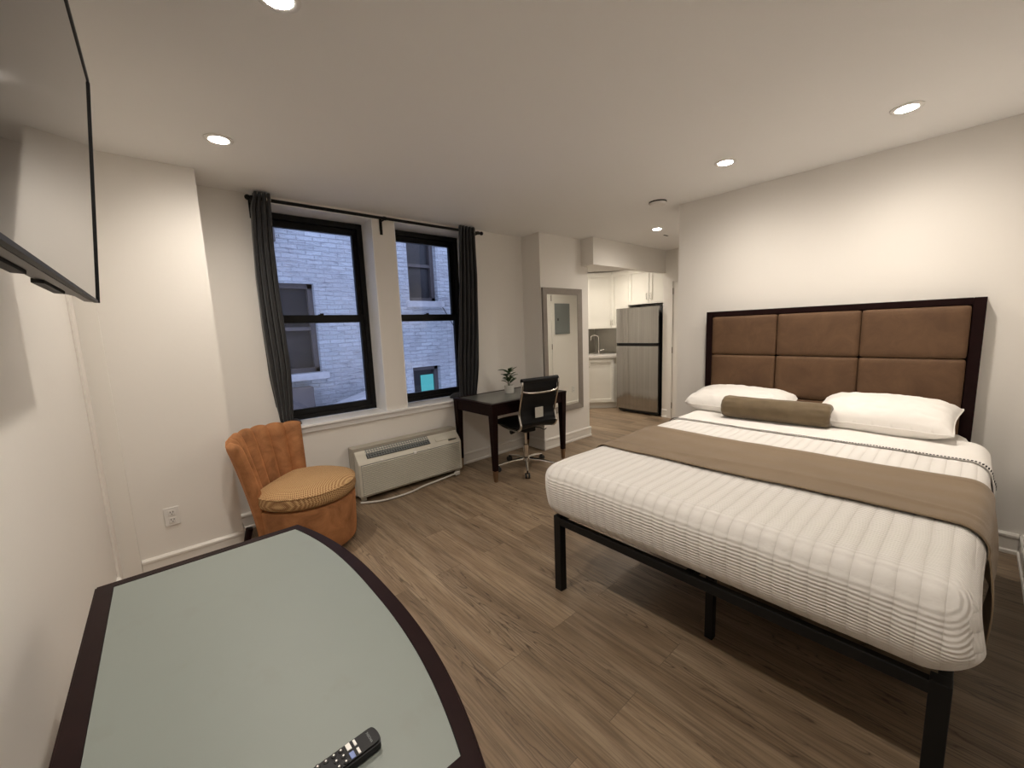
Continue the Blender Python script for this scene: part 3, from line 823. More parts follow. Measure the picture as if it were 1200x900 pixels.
obj('head_roll', tube([(-.215, -.270, .945), (.215, -.270, .945)], .023, 14), 'leather', t, True, 50, local=True)
for s in (-1, 1):
    obj('side_rail', tube([(s*.216, a-.012, b_-.006) for a, b_ in prof], .0155, 10, flat=.75), 'chrome', t, True, local=True)
obj('back_crossbar', tube(smoothpath([(-.216, -.268, .850), (-.15, -.300, .833), (0, -.312, .827), (.15, -.300, .833), (.216, -.268, .850)]), .010, 10), 'chrome', t, True, local=True)
bm = tube([(-.212, -.05, .455), (.212, -.05, .455)], .012, 10); tube([(-.212, .12, .462), (.212, .12, .462)], .012, 10, bm); obj('seat_crossbar', bm, 'chrome', t, True, local=True)
obj('fabric_label', box(-.050, .045, -.2465, -.2435, .575, .675), 'label', t, local=True)
bm = box(-.07, .07, -.09, .14, .395, .447, .012); obj('tilt_mechanism', bm, 'black_metal', t, local=True)
obj('tilt_knob', tube([(-.05, .02, .41), (-.165, .02, .40)], [.008, .022], 12), 'black_plastic', t, True, local=True)
obj('lift_lever', tube(smoothpath([(.06, .0, .42), (.16, -.02, .405), (.22, -.03, .375), (.25, -.03, .385)]), .0055, 8), 'black_metal', t, True, local=True)
obj('gas_lift', lathe([(.027, .08), (.027, .25), (.0145, .255), (.0145, .40)], 20), 'chrome', t, True, 30, local=True)
def star():
    bm = bmesh.new(); lathe([(.0, .075), (.042, .078), (.040, .115), (.030, .125), (0, .125)], 20, bm)
    return bm
obj('base_hub', star(), 'chrome', t, True, 30, local=True)
for k in range(5):
    an = math.radians(-124+72*k); c, s = math.cos(an), math.sin(an)
    obj('base_arm', tube([(c*.03, s*.03, .103), (c*.16, s*.16, .095), (c*.30, s*.30, .070)], [.019, .015, .011], 8, flat=.8), 'chrome', t, True, local=True)
    ca = obj('caster', tube([(c*.30, s*.30, .045), (c*.30, s*.30, .072)], .008, 8), 'black_metal', t, True, local=True)
    bm = bmesh.new()
    for q in (-1, 1):
        mt = Matrix.Translation((c*.30-s*q*.004, s*.30+c*q*.004, .028)) @ Matrix.Rotation(an+PI/2, 4, 'Z') @ Matrix.Rotation(PI/2, 4, 'Y')
        if q == 1: lathe([(0, .002), (.026, .003), (.027, .012), (.022, .020), (0, .021)], 20, bm, mt)
        else: lathe([(0, -.021), (.022, -.020), (.027, -.012), (.026, -.003), (0, -.002)], 20, bm, mt)
    obj('wheel', bm, 'rubber', ca, True, 40, local=True)

# ================================================================== slipper chair (local: faces +x)
t = thing('slipper_chair', 'rust orange velvet slipper chair with channel-tufted back in the corner', 'chair', (.645, 2.935, 0), math.radians(-44))
def dshape(r, xb):
    """round front, cut flat at the back"""
    pts = []
    for i in range(72):
        a = 2*PI*i/72; x, y = r*math.cos(a), r*math.sin(a)
        pts.append((max(x, xb), y))
    return pts
def stack(levels, n=96, close=True):
    """levels: (z, r, xb)"""
    def f(u, v):
        k = v*(len(levels)-1); i = min(int(k), len(levels)-2); q = k-i
        z, r, xb = [levels[i][m]+(levels[i+1][m]-levels[i][m])*q for m in range(3)]
        a = 2*PI*u; x, y = r*math.cos(a), r*math.sin(a)
        if x < xb:
            x = xb + (x-xb)*.15
        return (x, y, z)
    bm = grid(n, len(levels)-1, f, closed_u=True)
    bmesh.ops.remove_doubles(bm, verts=bm.verts, dist=1e-5)
    be = [e for e in bm.edges if len(e.link_faces) == 1]
    if be: bmesh.ops.holes_fill(bm, edges=be, sides=0)
    bmesh.ops.recalc_face_normals(bm, faces=bm.faces); return bm
obj('seat_base', stack([(.035, .275, -.2), (.045, .287, -.2), (.10, .294, -.21), (.22, .300, -.22), (.34, .304, -.23), (.352, .300, -.23), (.356, .27, -.2)]), 'orange_velvet', t, True, 50, local=True)
obj('seat_cushion', stack([(.357, .24, -.17), (.360, .285, -.205), (.378, .307, -.218), (.405, .314, -.222), (.442, .307, -.218), (.450, .302, -.216), (.458, .290, -.208), (.474, .255, -.19), (.488, .19, -.15), (.495, .10, -.08), (.496, .001, -.001)]), 'diamond', t, True, 60, local=True)
def pip(r, xb, z):
    P_ = []
    for i in range(97):
        a = 2*PI*i/96; x, y = r*math.cos(a), r*math.sin(a)
        if x < xb: x = xb+(x-xb)*.15
        P_.append((x, y, z))
    return tube(P_, .0045, 6)
obj('piping', pip(.309, -.219, .447), 'diamond', t, True, local=True)
CH = 7
def backf(side):
    def f(u, v):
        # u across the back, v bottom to top
        a = math.radians(180-68 + 136*u) if False else None
        th = math.radians(-62+124*u)           # 0 = straight behind
        z = .04 + v*(.80-.04)
        lean = v**1.5
        R = .262 + .116*lean
        cx = -.020*lean
        ztop = z + .022*v*math.cos(th*1.4)
        chan = abs(math.sin(PI*CH*u))**.75
        th_in = .090*(1-.10*v)
        edge = min(1, min(u, 1-u)/.035); rnd = math.sqrt(max(0, 1-(1-edge)**2))
        topr = min(1, (1-v)/.07); tr = math.sqrt(max(0, 1-(1-topr)**2))
        half = th_in/2*max(.05, rnd)*max(.05, tr)
        if side == 0: rr = R + half*.85                           # outer, plain
        else: rr = R - half*(.35+.65*chan) - (0 if v > .93 else 0)
        zz = ztop + (.012*(chan-.6)*max(0, v-.86)/.14 if side == 1 or v > .9 else 0)
        return (cx - rr*math.cos(th), rr*math.sin(th), zz)
    return f
bm = bmesh.new()
NU, NV = 168, 44
fo, fi = backf(0), backf(1)
A_ = [[bm.verts.new(fo(i/NU, j/NV)) for j in range(NV+1)] for i in range(NU+1)]
B_ = [[bm.verts.new(fi(i/NU, j/NV)) for j in range(NV+1)] for i in range(NU+1)]
for G in (A_, B_):
    for i in range(NU):
        for j in range(NV): bm.faces.new((G[i][j], G[i+1][j], G[i+1][j+1], G[i][j+1]))
for i in range(NU):
    for j in (0, NV): bm.faces.new((A_[i][j], A_[i+1][j], B_[i+1][j], B_[i][j]))
for j in range(NV):
    for i in (0, NU): bm.faces.new((A_[i][j], A_[i][j+1], B_[i][j+1], B_[i][j]))
bmesh.ops.recalc_face_normals(bm, faces=bm.faces)
obj('backrest', bm, 'orange_velvet', t, True, 70, local=True)
for s in (-1, 1):
    bm = bmesh.new()
    tube([(-.315, s*.165, .20), (-.340, s*.178, .09), (-.365, s*.185, .0005)], [.022, .019, .015], 8, bm); obj('leg', bm, 'espresso', t, True, local=True)
    bm = bmesh.new()
    tube([(.20, s*.14, .036), (.205, s*.145, .0005)], [.018, .015], 8, bm); obj('leg', bm, 'espresso', t, True, local=True)

# ================================================================== bow-front table by the camera
t = thing('bow_front_table', 'dark bow-front table with frosted glass top along the television wall', 'table', (.06, 1.015, 0))
TY0, TY1, TZ = .448, 1.580, .75
def bow(x0, xe, xm, y0, y1, n=48):
    pts = [(x0, y0)]
    ym, hf = (y0+y1)/2, (y1-y0)/2
    for i in range(n+1):
        y = y0+(y1-y0)*i/n; q = abs((y-ym)/hf)
        pts.append((xe+(xm-xe)*(1-q**2.5), y))
    pts.append((x0, y1)); return pts
outer = bow(-.218, .306, .388, TY0, TY1); inner = bow(-.178, .288, .352, TY0+.045, TY1-.033)
bm = bmesh.new(); zt, zb = TZ, TZ-.030
n = len(outer)
vo = [[bm.verts.new((x, y, z)) for x, y in outer] for z in (zb, zt)]; vi = [[bm.verts.new((x, y, z)) for x, y in inner] for z in (zb, zt)]
for i in range(n):
    j = (i+1) % n
    bm.faces.new((vo[1][i], vo[1][j], vi[1][j], vi[1][i])); bm.faces.new((vo[0][i], vo[0][j], vi[0][j], vi[0][i]))
    bm.faces.new((vo[0][i], vo[0][j], vo[1][j], vo[1][i])); bm.faces.new((vi[0][i], vi[0][j], vi[1][j], vi[1][i]))
bmesh.ops.recalc_face_normals(bm, faces=bm.faces)
bmesh.ops.bevel(bm, geom=[e for e in bm.edges if all(v in vo[1] for v in e.verts)], offset=.005, segments=3, affect='EDGES')
obj('top_frame', bm, 'espresso', t, True, 35)
ins = [(x, y) for x, y in inner]
obj('glass_inset', prism([(x+(.001 if x < 0 else -.001), y+(.001 if y < 1 else -.001)) for x, y in ins], TZ-.012, TZ-.0015), 'frosted', t)
bm = bmesh.new(); ap_o = bow(-.200, .285, .360, TY0+.025, TY1-.025); ap_i = bow(-.180, .265, .338, TY0+.045, TY1-.045)
v0 = [[bm.verts.new((x, y, z)) for x, y in ap_o] for z in (TZ-.12, TZ-.030)]; v1 = [[bm.verts.new((x, y, z)) for x, y in ap_i] for z in (TZ-.12, TZ-.030)]
for i in range(n):
    j = (i+1) % n
    for q in (0, 1): bm.faces.new((v0[q][i], v0[q][j], v1[q][j], v1[q][i]))
    bm.faces.new((v0[0][i], v0[0][j], v0[1][j], v0[1][i])); bm.faces.new((v1[0][i], v1[0][j], v1[1][j], v1[1][i]))
bmesh.ops.recalc_face_normals(bm, faces=bm.faces)
obj('apron', bm, 'espresso', t, True, 35)
for cx in (-.165, .245):
    for cy in (TY0+.065, TY1-.065): obj('leg', taper(cx, cy, .0005, TZ-.030, .040, .062), 'espresso', t)

# remote control
t = thing('remote_control', 'black television remote control at the near edge of the glass table', 'remote', (.128, .608, TZ-.001), math.radians(2))
def rem_outline(L=.145, w=.038, n=10):
    pts = []
    for i in range(n+1):
        a = -PI/2+PI*i/n; pts.append((L/2-.010+.010*math.cos(a)**.6 if 0 < i < n else L/2-.010, w/2*math.sin(a)))
    for i in range(n+1):
        a = PI/2+PI*i/n; pts.append((-L/2+.008-.008*abs(math.cos(a))**.6 if 0 < i < n else -L/2+.008, w/2*math.sin(a)))
    return pts
obj('body', prism(rem_outline(), .0005, .0165, bev=.003), 'black_plastic', t, True, 40, local=True)
random.seed(5)
def button(x, y, rx, ry, mat, nm='button', round_=True):
    if round_: bm = lathe([(rx, .0160), (rx, .0175), (rx*.8, .0180), (0, .0180)], 16)
    else: bm = box(-rx, rx, -ry, ry, .0160, .0178, .0006)
    bmesh.ops.translate(bm, verts=bm.verts, vec=(x, y, 0)); obj(nm, bm, mat, t, local=True)
button(.036, .0085, .0020, .0058, 'white_plastic', 'app_button', False); button(.036, -.0085, .0020, .0058, 'white_plastic', 'app_button', False)
button(.026, .0090, .0036, .0062, 'white_plastic', 'app_button', False)
M['blue_btn'] = simple('blue_button', (.16, .22, .48), .4)
button(.026, -.0085, .0036, .0062, 'blue_btn', 'app_button', False)
for x, ys in ((.015, (.0115, .0, -.0115)), (.004, (.0115, 0, -.0115)), (-.008, (.0115, -.0115)), (-.020, (.0125, 0, -.0125)), (-.046, (.0115, 0, -.0115)), (-.058, (.0115, 0, -.0115))):
    for y in ys:
        button(x, y, .0042, 0, 'black_gloss'); bm = lathe([(.0014, .0180), (.0014, .0184), (0, .0184)], 8)
        bmesh.ops.translate(bm, verts=bm.verts, vec=(x, y, 0)); obj('button_mark', bm, 'white_plastic', t, local=True)
text_mesh('lettering', 'INSIGNIA', .0052, .0001, 'panel_grey', t, (.0570, 0, .0167), (0, 0, -PI/2))

# ================================================================== television on the left wall
t = thing('television', 'large flat television tilted down on the left wall above the table', 'television', (-.12, 1.30, 1.90))
yb0, yb1 = .68, 1.90
B0 = Vector((-.135, 1.563)); B1 = Vector((-.0715, 2.255))   # screen bottom and top edge (x, z)
ux = (B1-B0).normalized(); nx = Vector((ux.y, -ux.x))        # nx points into the room
def tv_pt(s, d_, y): p = B0+ux*s+nx*d_; return (p.x, y, p.y)
Lh = (B1-B0).length
def tvbox(s0, s1, d0, d1, y0, y1, bev=0):
    bm = bmesh.new(); vs = []
    for y in (y0, y1):
        for s_, d_ in ((s0, d0), (s1, d0), (s1, d1), (s0, d1)): vs.append(bm.verts.new(tv_pt(s_, d_, y)))
    fs = [bm.faces.new(vs[:4]), bm.faces.new(vs[4:])]+[bm.faces.new((vs[i], vs[(i+1) % 4], vs[4+(i+1) % 4], vs[4+i])) for i in range(4)]
    bmesh.ops.recalc_face_normals(bm, faces=fs)
    if bev: bmesh.ops.bevel(bm, geom=bm.edges[:], offset=bev, segments=2, affect='EDGES')
    return bm
obj('screen', tvbox(.008, Lh-.010, -.002, 0, yb0+.010, yb1-.010), 'screen', t)
bm = tvbox(0, .008, -.010, .001, yb0, yb1)
tb = tvbox(Lh-.010, Lh, -.010, .003, yb0, yb1); me_ = bpy.data.meshes.new('x'); tb.to_mesh(me_); tb.free(); bm.from_mesh(me_)
for a, b_ in ((yb0, yb0+.006), (yb1-.006, yb1)):
    tb = tvbox(.0, Lh-.010, -.010, .0045, a, b_); me_ = bpy.data.meshes.new('x'); tb.to_mesh(me_); tb.free(); bm.from_mesh(me_)
obj('bezel', bm, 'black_plastic', t)
obj('rear_shell', tvbox(.001, Lh-.001, -.034, -.0102, yb0+.002, yb1-.002, .003), 'grey_side', t)
# bulge on the lower back
def bulge(u, v):
    y = yb0+.10+(yb1-yb0-.20)*u; s_ = .006+.40*v
    e = min(1, min(u, 1-u)/.12); e = e*e*(3-2*e)
    d_ = -.034-.050*e*min(1, min(v+.30, (1-v)*1.3)*1.4)
    return tv_pt(s_, d_, y)
bm = bmesh.new(); G = [[bm.verts.new(bulge(i/40, j/12)) for j in range(13)] for i in range(41)]
G2 = [[bm.verts.new(tv_pt(.006+.40*j/12, -.0335, yb0+.10+(yb1-yb0-.20)*i/40)) for j in range(13)] for i in range(41)]
for Q in (G, G2):
    for i in range(40):
        for j in range(12): bm.faces.new((Q[i][j], Q[i+1][j], Q[i+1][j+1], Q[i][j+1]))
for i in range(40):
    for j in (0, 12): bm.faces.new((G[i][j], G[i+1][j], G2[i+1][j], G2[i][j]))
for j in range(12):
    for i in (0, 40): bm.faces.new((G[i][j], G[i][j+1], G2[i][j+1], G2[i][j]))
bmesh.ops.recalc_face_normals(bm, faces=bm.faces)
obj('rear_housing', bm, 'grey_side', t, True, 40)
obj('speaker_slot', tvbox(-.0015, .008, -.060, -.040, 1.36, 1.62), 'dark_slot', t)
obj('speaker_slot', tvbox(-.0015, .008, -.060, -.040, .95, 1.20), 'dark_slot', t)
obj('wall_mount', box(-.3345, -.19, 1.15, 1.45, 1.78, 2.05), 'black_metal', t)

# ================================================================== bed
BX0, BX1, BY0, BY1 = 1.488, 3.52, -.032, 1.421
t = thing('platform_bed', 'black metal platform bed frame with square legs under the mattress', 'bed', (2.5, .70, 0))
for nm, a in (('foot_rail', (BX0, BX0+.03, BY0, BY1)), ('head_rail', (BX1-.03, BX1, BY0, BY1)), ('side_rail', (BX0+.03, BX1-.03, BY0, BY0+.03)), ('side_rail', (BX0+.03, BX1-.03, BY1-.03, BY1)), ('centre_rail', (BX0+.03, BX1-.03, .68, .71))):
    obj(nm, box(a[0], a[1], a[2], a[3], .382, .422, .003), 'black_metal', t)
for i in range(9):
    x = BX0+.16+i*.215
    obj('slat', box(x, x+.05, BY0+.03, BY1-.03, .405, .421), 'black_metal', t)
for x in (BX0+.022, BX1-.022):
    for y in (BY0+.022, BY1-.022): obj('leg', box(x-.0225, x+.0225, y-.0225, y+.0225, .0005, .427, .003), 'black_metal', t)
for x in (1.735, 2.5, 3.3): obj('support_leg', box(x-.018, x+.018, .677, .713, .0005, .382, .003), 'black_metal', t)
for y in (BY0+.022, BY1-.022): obj('support_leg', box(2.5-.018, 2.5+.018, y-.018, y+.018, .0005, .382, .003), 'black_metal', t)

# headboard
t = thing('headboard', 'wide headboard with brown suede panels in a dark wood frame', 'headboard', (3.6, .755, .3))
hx0, hx1 = 3.575, 3.652; hy0, hy1, hz1 = -.028, 1.540, 1.506
bm = bmesh.new()
bx(bm, hx0, hx1, hy0, hy0+.052, .02, hz1, bev=.003); bx(bm, hx0, hx1, hy1-.052, hy1, .02, hz1, bev=.003)
bx(bm, hx0, hx1, hy0+.052, hy1-.052, hz1-.042, hz1, bev=.003); bx(bm, hx0+.03, hx1, hy0+.052, hy1-.052, .42, hz1-.042)
obj('wood_frame', bm, 'espresso', t)
ys = [hy0+.054, .515, 1.005, hy1-.054]; zs_ = [.50, .826, 1.147, hz1-.044]
for j in range(3):
    for i in range(3):
        a, b_, c, d_ = ys[i], ys[i+1], zs_[j], zs_[j+1]
        cen = Vector((hx0+.008, (a+b_)/2, (c+d_)/2)); hh = (.027, (b_-a)/2-.001, (d_-c)/2-.001)
        def fn(p, cen=cen, hh=hh):
            if p.x < cen.x:
                q = max(abs(p.y-cen.y)/hh[1], abs(p.z-cen.z)/hh[2]); p.x -= .006*(1-q**4) - .001*noise.noise(p*7)
            return p
        obj('suede_panel', rbox(cen, hh, .016, (3, 22, 16), fn), 'suede', t, True, 180)

# mattress with its fitted sheet
MTOP = .708
def mfn(p):
    return p
tag(obj('mattress', rbox((2.515, .70, (.424+MTOP)/2), (1.025, .725, (MTOP-.424)/2), .06, (40, 30, 8)), 'cloth_white', smooth=True, ang=180),
    'thick mattress under white fitted sheet on the black bed frame', 'mattress')

# covers: shells that follow the mattress, open at the head side
def ysd(x):   # right and left outline of the made bed
    k = min(1, max(0, (x-1.5)/1.0)); k = k*k*(3-2*k)
    return -.062-.030*k, 1.462
def cover_path(off, r=.075):
    """cross section (y,z) parameters are built per x"""
def cover(x_start, x_end, off, zbr, zbl, nx_, foot=False, wrinkle=.003, thick=.006, seed=0, top=MTOP+.012):
    """cloth over the bed from x_start to x_end; foot: also wraps down the foot end"""
    NS = 150
    def section(x, shrink=0):
        y0, y1 = ysd(x); y0 -= off; y1 += off; zt = top+off; r = .075
        pts = []
        pts.append((y0, zbr)); 
        for i in range(1, 8): pts.append((y0-.012*math.sin(PI*i/8), zbr+(zt-r-zbr)*i/8))
        for i in range(9):
            a = PI-PI/2*i/8; pts.append((y0+r+r*math.cos(a), zt-r+r*math.sin(a)))
        for i in range(1, 40): pts.append((y0+r+(y1-y0-2*r)*i/40, zt))
        for i in range(9):
            a = PI/2-PI/2*i/8; pts.append((y1-r+r*math.cos(a), zt-r+r*math.sin(a)))
        for i in range(1, 8): pts.append((y1+.006*math.sin(PI*i/8), zt-r-(zt-r-zbl)*i/8))
        pts.append((y1, zbl))
        L_ = [0]
        for a, b_ in zip(pts, pts[1:]): L_.append(L_[-1]+math.hypot(b_[0]-a[0], b_[1]-a[1]))
        return pts, L_
    def at(sec, s_):
        pts, L_ = sec; d_ = s_*L_[-1]
        for i in range(len(pts)-1):
            if L_[i+1] >= d_-1e-9:
                q = (d_-L_[i])/max(1e-9, L_[i+1]-L_[i]); return pts[i][0]+(pts[i+1][0]-pts[i][0])*q, pts[i][1]+(pts[i+1][1]-pts[i][1])*q
        return pts[-1]
    def f(u, v):
        x = x_start+(x_end-x_start)*u
        sec = section(x); y, z = at(sec, v)
        n_ = noise.noise(Vector((x*2.2, y*2.2, 1.584)))*.007+noise.noise(Vector((x*7, y*7, 5.04)))*.0022 + noise.noise(Vector((x*9, y*9, z*9+seed)))*wrinkle
        z += n_ if z > top-.06 else 0
        y += n_ if z <= top-.06 else 0
        return (x, y, z)
    return f
def cover_obj(name, f, nu, nv, mat, uvf, thick=.006):
    bm = grid(nu, nv, f, uv=uvf); o = obj(name, bm, mat, smooth=True, ang=180)
    m_ = o.modifiers.new('thickness', 'SOLIDIFY'); m_.thickness = thick; m_.offset = 1
    return o
# quilt: closed rounded form, long past the cut line, then trimmed there
QX0, QX1 = 1.425, 2.835
def qfn(p):
    x, y, z = p
    k = min(1, max(0, (x-1.5)/1.0)); k = k*k*(3-2*k)
    if y < .70: y -= .030*k*min(1, (.70-y)/.6)
    if x < 1.60:       # foot face: belly of the mattress and the tucked corners
        w = min(1, (1.60-x)/.15); h_ = (z-.44)/(.72-.44)
        x -= .014*math.sin(PI*max(0, min(1, h_)))*w
        c1 = math.exp(-((y+.02)/.10)**2)*w; x -= .012*c1*math.exp(-((z-.56)/.06)**2)
        z -= .012*math.exp(-((y-1.25)/.25)**2)*w*max(0, 1-h_)
        x += .035*w*max(0, 1-h_)**2
    if y < .05 and x < 1.75:
        h_ = max(0, min(1, (z-.44)/.28)); w = min(1, (1.75-x)/.3)
        y -= .020*math.exp(-((h_-.35)/.25)**2)*w; y += .045*w*max(0, .4-h_)/.4
    n_ = noise.noise(Vector((x*2.2, y*2.2, z*2.2)))*.007+noise.noise(Vector((x*7, y*7, z*7)))*.0022
    if p.z > .69: z += n_
    else: x -= n_*.8
    if p.z > .66: z += .0012*abs(math.sin(PI*y/.048))**.6
    elif p.x < 1.5: x -= .0012*abs(math.sin(PI*y/.048))**.6
    return (x, y, z)
bm = rbox((2.45, .70, .5775), (1.01, .765, .1425), .075, (150, 330, 26), qfn)
geom = bm.verts[:]+bm.edges[:]+bm.faces[:]
bmesh.ops.bisect_plane(bm, geom=geom, plane_co=(QX1, 0, 0), plane_no=(1, 0, 0), clear_outer=True)
bmesh.ops.bisect_plane(bm, geom=bm.verts[:]+bm.edges[:]+bm.faces[:], plane_co=(0, 0, .4415), plane_no=(0, 0, -1), clear_outer=True)
L = bm.loops.layers.uv.verify()
for fc in bm.faces:
    side_ = abs(fc.normal.y) > .75
    for l in fc.loops:
        c = l.vert.co
        l[L].uv = (c.z if side_ else c.y, c.x if side_ else (c.x-c.z))
q_ = thing('quilt', 'white ribbed seersucker quilt wrapped over the foot of the bed', 'quilt', (2.1, .70, .46))
o = obj('quilt_cover', bm, 'quilt', q_, True, 180)
tp = cover(QX1-.024, QX1-.018, .0125, .56, .56, 1, wrinkle=.0012)
bm = bmesh.new(); ln = []
for i in range(150):
    p0 = tp(.5, i/150); p1 = tp(.5, (i+.55)/150)
    if p0[2] > .60: bx(bm, p0[0]-.0014, p0[0]+.0014, min(p0[1], p1[1]), max(p0[1], p1[1])+.001, min(p0[2], p1[2])-.002, max(p0[2], p1[2])+.002)
obj('edge_stitching', bm, 'stitch', q_)

# folded-back top sheet, between the stitched quilt edge and the pillows
f = cover(QX1-.02, 3.20, .006, .47, .50, 1, wrinkle=.0012, seed=4)
cover_obj('top_sheet', f, 30, 150, 'cloth_white', None, .004)
o = bpy.data.objects['top_sheet']; tag(o, 'smooth white top sheet folded back between quilt edge and pillows', 'sheet')

# runner across the bed
def runf(u, v):
    f0 = cover(1.905, 2.49, .008, .36, .52, 1, wrinkle=.0012, seed=9)
    x, y, z = f0(u, v)
    if z < .66 and y < .3: x -= .10*(.66-z)/.3*(.5+.5*(1-u)); y -= .010*math.sin(9*u+1)*(.66-z)/.3
    if z > .70: z += .002*(1+math.sin(u*22+2*math.sin(y*3))) + .007*math.exp(-((u-.22-.05*math.sin(3*y))/.022)**2) + .006*math.exp(-((u-.93+.03*math.sin(2.2*y))/.018)**2)
    x += .008*math.sin(y*5+1)*(1-2*u)
    return (x, y, z)
tag(cover_obj('bed_runner', runf, 40, 170, 'runner', None, .004), 'tan cloth runner lying across the middle of the bed', 'bed runner')

# pillows
def pillow(label, cx, cy, cz, hw, hd, hh, tilt, rz, seed, cr=0):
    t = thing('pillow', label, 'pillow', (cx, cy, cz), rz, 'white pillows against the headboard')
    def f(sgn):
        def g(u, v):
            a, b_ = u*2-1, v*2-1
            pin = 1-.10*(1-abs(a)**2.2)*abs(b_)**3
            x = b_*hd*(1-.09*(1-a*a)*abs(b_)**2); y = a*hw*(1-.07*(1-b_*b_)*abs(a)**2)
            prof_ = (max(0, 1-abs(a)**3.2)*max(0, 1-abs(b_)**2.6))**.55
            k_ = 1-cr*abs(a*b_)**5; x *= k_; y *= k_
            z = sgn*hh*prof_ + .012*noise.noise(Vector((a*2+seed, b_*2, sgn)))*prof_ + .006*noise.noise(Vector((a*8+seed, b_*6, sgn))) + .007*prof_*abs(a)**3*math.sin(b_*14+3*noise.noise(Vector((a*3, b_*3, seed))))
            z += tilt*x if True else 0
            return (x, y, z)
        return g
    bm = grid(56, 44, f(1)); grid(56, 44, f(-1), bm)
    bmesh.ops.remove_doubles(bm, verts=bm.verts, dist=1e-4); bmesh.ops.recalc_face_normals(bm, faces=bm.faces)
    obj('pillow_body', bm, 'cloth_white', t, True, 180, local=True)
    P_ = [];
    for k in range(4*30+1):
        s_ = k/30; e = int(s_) % 4; q = (s_ % 1)*2-1
        a, b_ = [(q, -1), (1, q), (-q, 1), (-1, -q)][e]
        x = b_*hd*(1-.09*(1-a*a)*abs(b_)**2); y = a*hw*(1-.07*(1-b_*b_)*abs(a)**2); k_ = 1-cr*abs(a*b_)**5; x *= k_; y *= k_; P_.append((x, y, tilt*x+.004*noise.noise(Vector((a*8+seed, b_*6, 1)))))
    obj('seam', tube(P_, .0035, 6), 'cloth_white', t, True, local=True)
    return t
pillow('plump white pillow on the left, overhanging the bed behind the bolster', 3.345, 1.180, .812, .370, .215, .088, .16, math.radians(0), 1, .15)
pillow('plump white pillow on the right, beside the bolster end', 3.312, .350, .818, .335, .225, .100, .18, math.radians(-3), 5, .03)

# bolster
t = thing('bolster_pillow', 'olive brown velvet bolster lying in front of the white pillows', 'bolster', (3.10, .870, .806), math.radians(0))
bl, brd = .325, .081
def bol(u, v):
    a = 2*PI*u; s_ = v*2-1
    if abs(s_) > .82:
        q = (abs(s_)-.82)/.18; y = math.copysign(bl-.035+.035*math.sin(q*PI/2*1.0) - (.02*max(0, q-.6)/.4), s_); r = brd*math.cos(q*PI/2)**.55 if q < 1 else 0
        r *= 1+.06*math.sin(a*11+s_)*q
    else:
        y = s_/.82*(bl-.035); r = brd*(1+.012*math.sin(a*3+s_*4)) + .0025*noise.noise(Vector((math.cos(a)*3, math.sin(a)*3, s_*5)))+ .003*math.sin(a*13)*max(0, abs(s_)-.6)/.22
    return (max(1e-4, r)*math.cos(a), y, max(1e-4, r)*math.sin(a)*.97)
bm = grid(64, 70, bol, closed_u=True); bmesh.ops.remove_doubles(bm, verts=bm.verts, dist=2e-4)
obj('bolster_cover', bm, 'bolster', t, True, 180, local=True)
for s in (-1, 1):
    bm = lathe([(0, 0), (.013, .001), (.014, .005), (.008, .009), (0, .010)], 16, None, Matrix.Translation((0, s*(bl-.024), 0)) @ Matrix.Rotation(-s*PI/2, 4, 'X'))
    obj('button', bm, 'bolster', t, True, local=True)
t.rotation_euler = (0, 0, math.radians(2.0))

# ================================================================== kitchen
# refrigerator, front faces -x
FX, FY0, FY1, FZ = 5.63, 3.135, 3.872, 1.685
t = thing('refrigerator', 'stainless steel two-door refrigerator with black sides in the kitchen', 'refrigerator', (5.95, 3.5, 0))
obj('cabinet_body', box(FX+.065, 6.33, FY0+.004, FY1-.004, .03, FZ-.015, .004), 'black_gloss', t)
def fdoor(z0, z1, nm):
    # gently bowed door
    pts = [(FY0, FX+.06)]
    for i in range(17):
        q = i/16*2-1; pts.append((FY0+(FY1-FY0)*i/16, FX+.018*q*q))
    pts.append((FY1, FX+.06))
    return obj(nm, prism([(b_, a) for a, b_ in pts], z0, z1, bev=.004), 'steel', t, True, 35)
d1 = fdoor(1.135, FZ, 'freezer_door'); d2 = fdoor(.065, 1.088, 'fridge_door')
obj('door_gasket', box(FX+.03, FX+.064, FY0+.01, FY1-.01, 1.088, 1.136), 'rubber', t)
bm = prism([(FX+.018, FY0+.01), (FX-.012, FY0+.06), (FX-.022, 3.5), (FX-.012, FY1-.06), (FX+.018, FY1-.01), (FX+.03, FY1-.01), (FX+.03, FY0+.01)], 1.0885, 1.1345); obj('pocket_handle', bm, 'black_metal', d1)
obj('kick_grille', box(FX+.075, FX+.10, FY0+.02, FY1-.02, .012, .06), 'dark_slot', t)
obj('hinge_cover', box(FX+.03, FX+.12, FY0+.01, FY0+.06, FZ-.014, FZ+.012, .003), 'black_gloss', t)
for y in (FY0+.08, FY1-.08): obj('foot', box(FX+.10, FX+.14, y-.015, y+.015, .0005, .031), 'dark_slot', t)

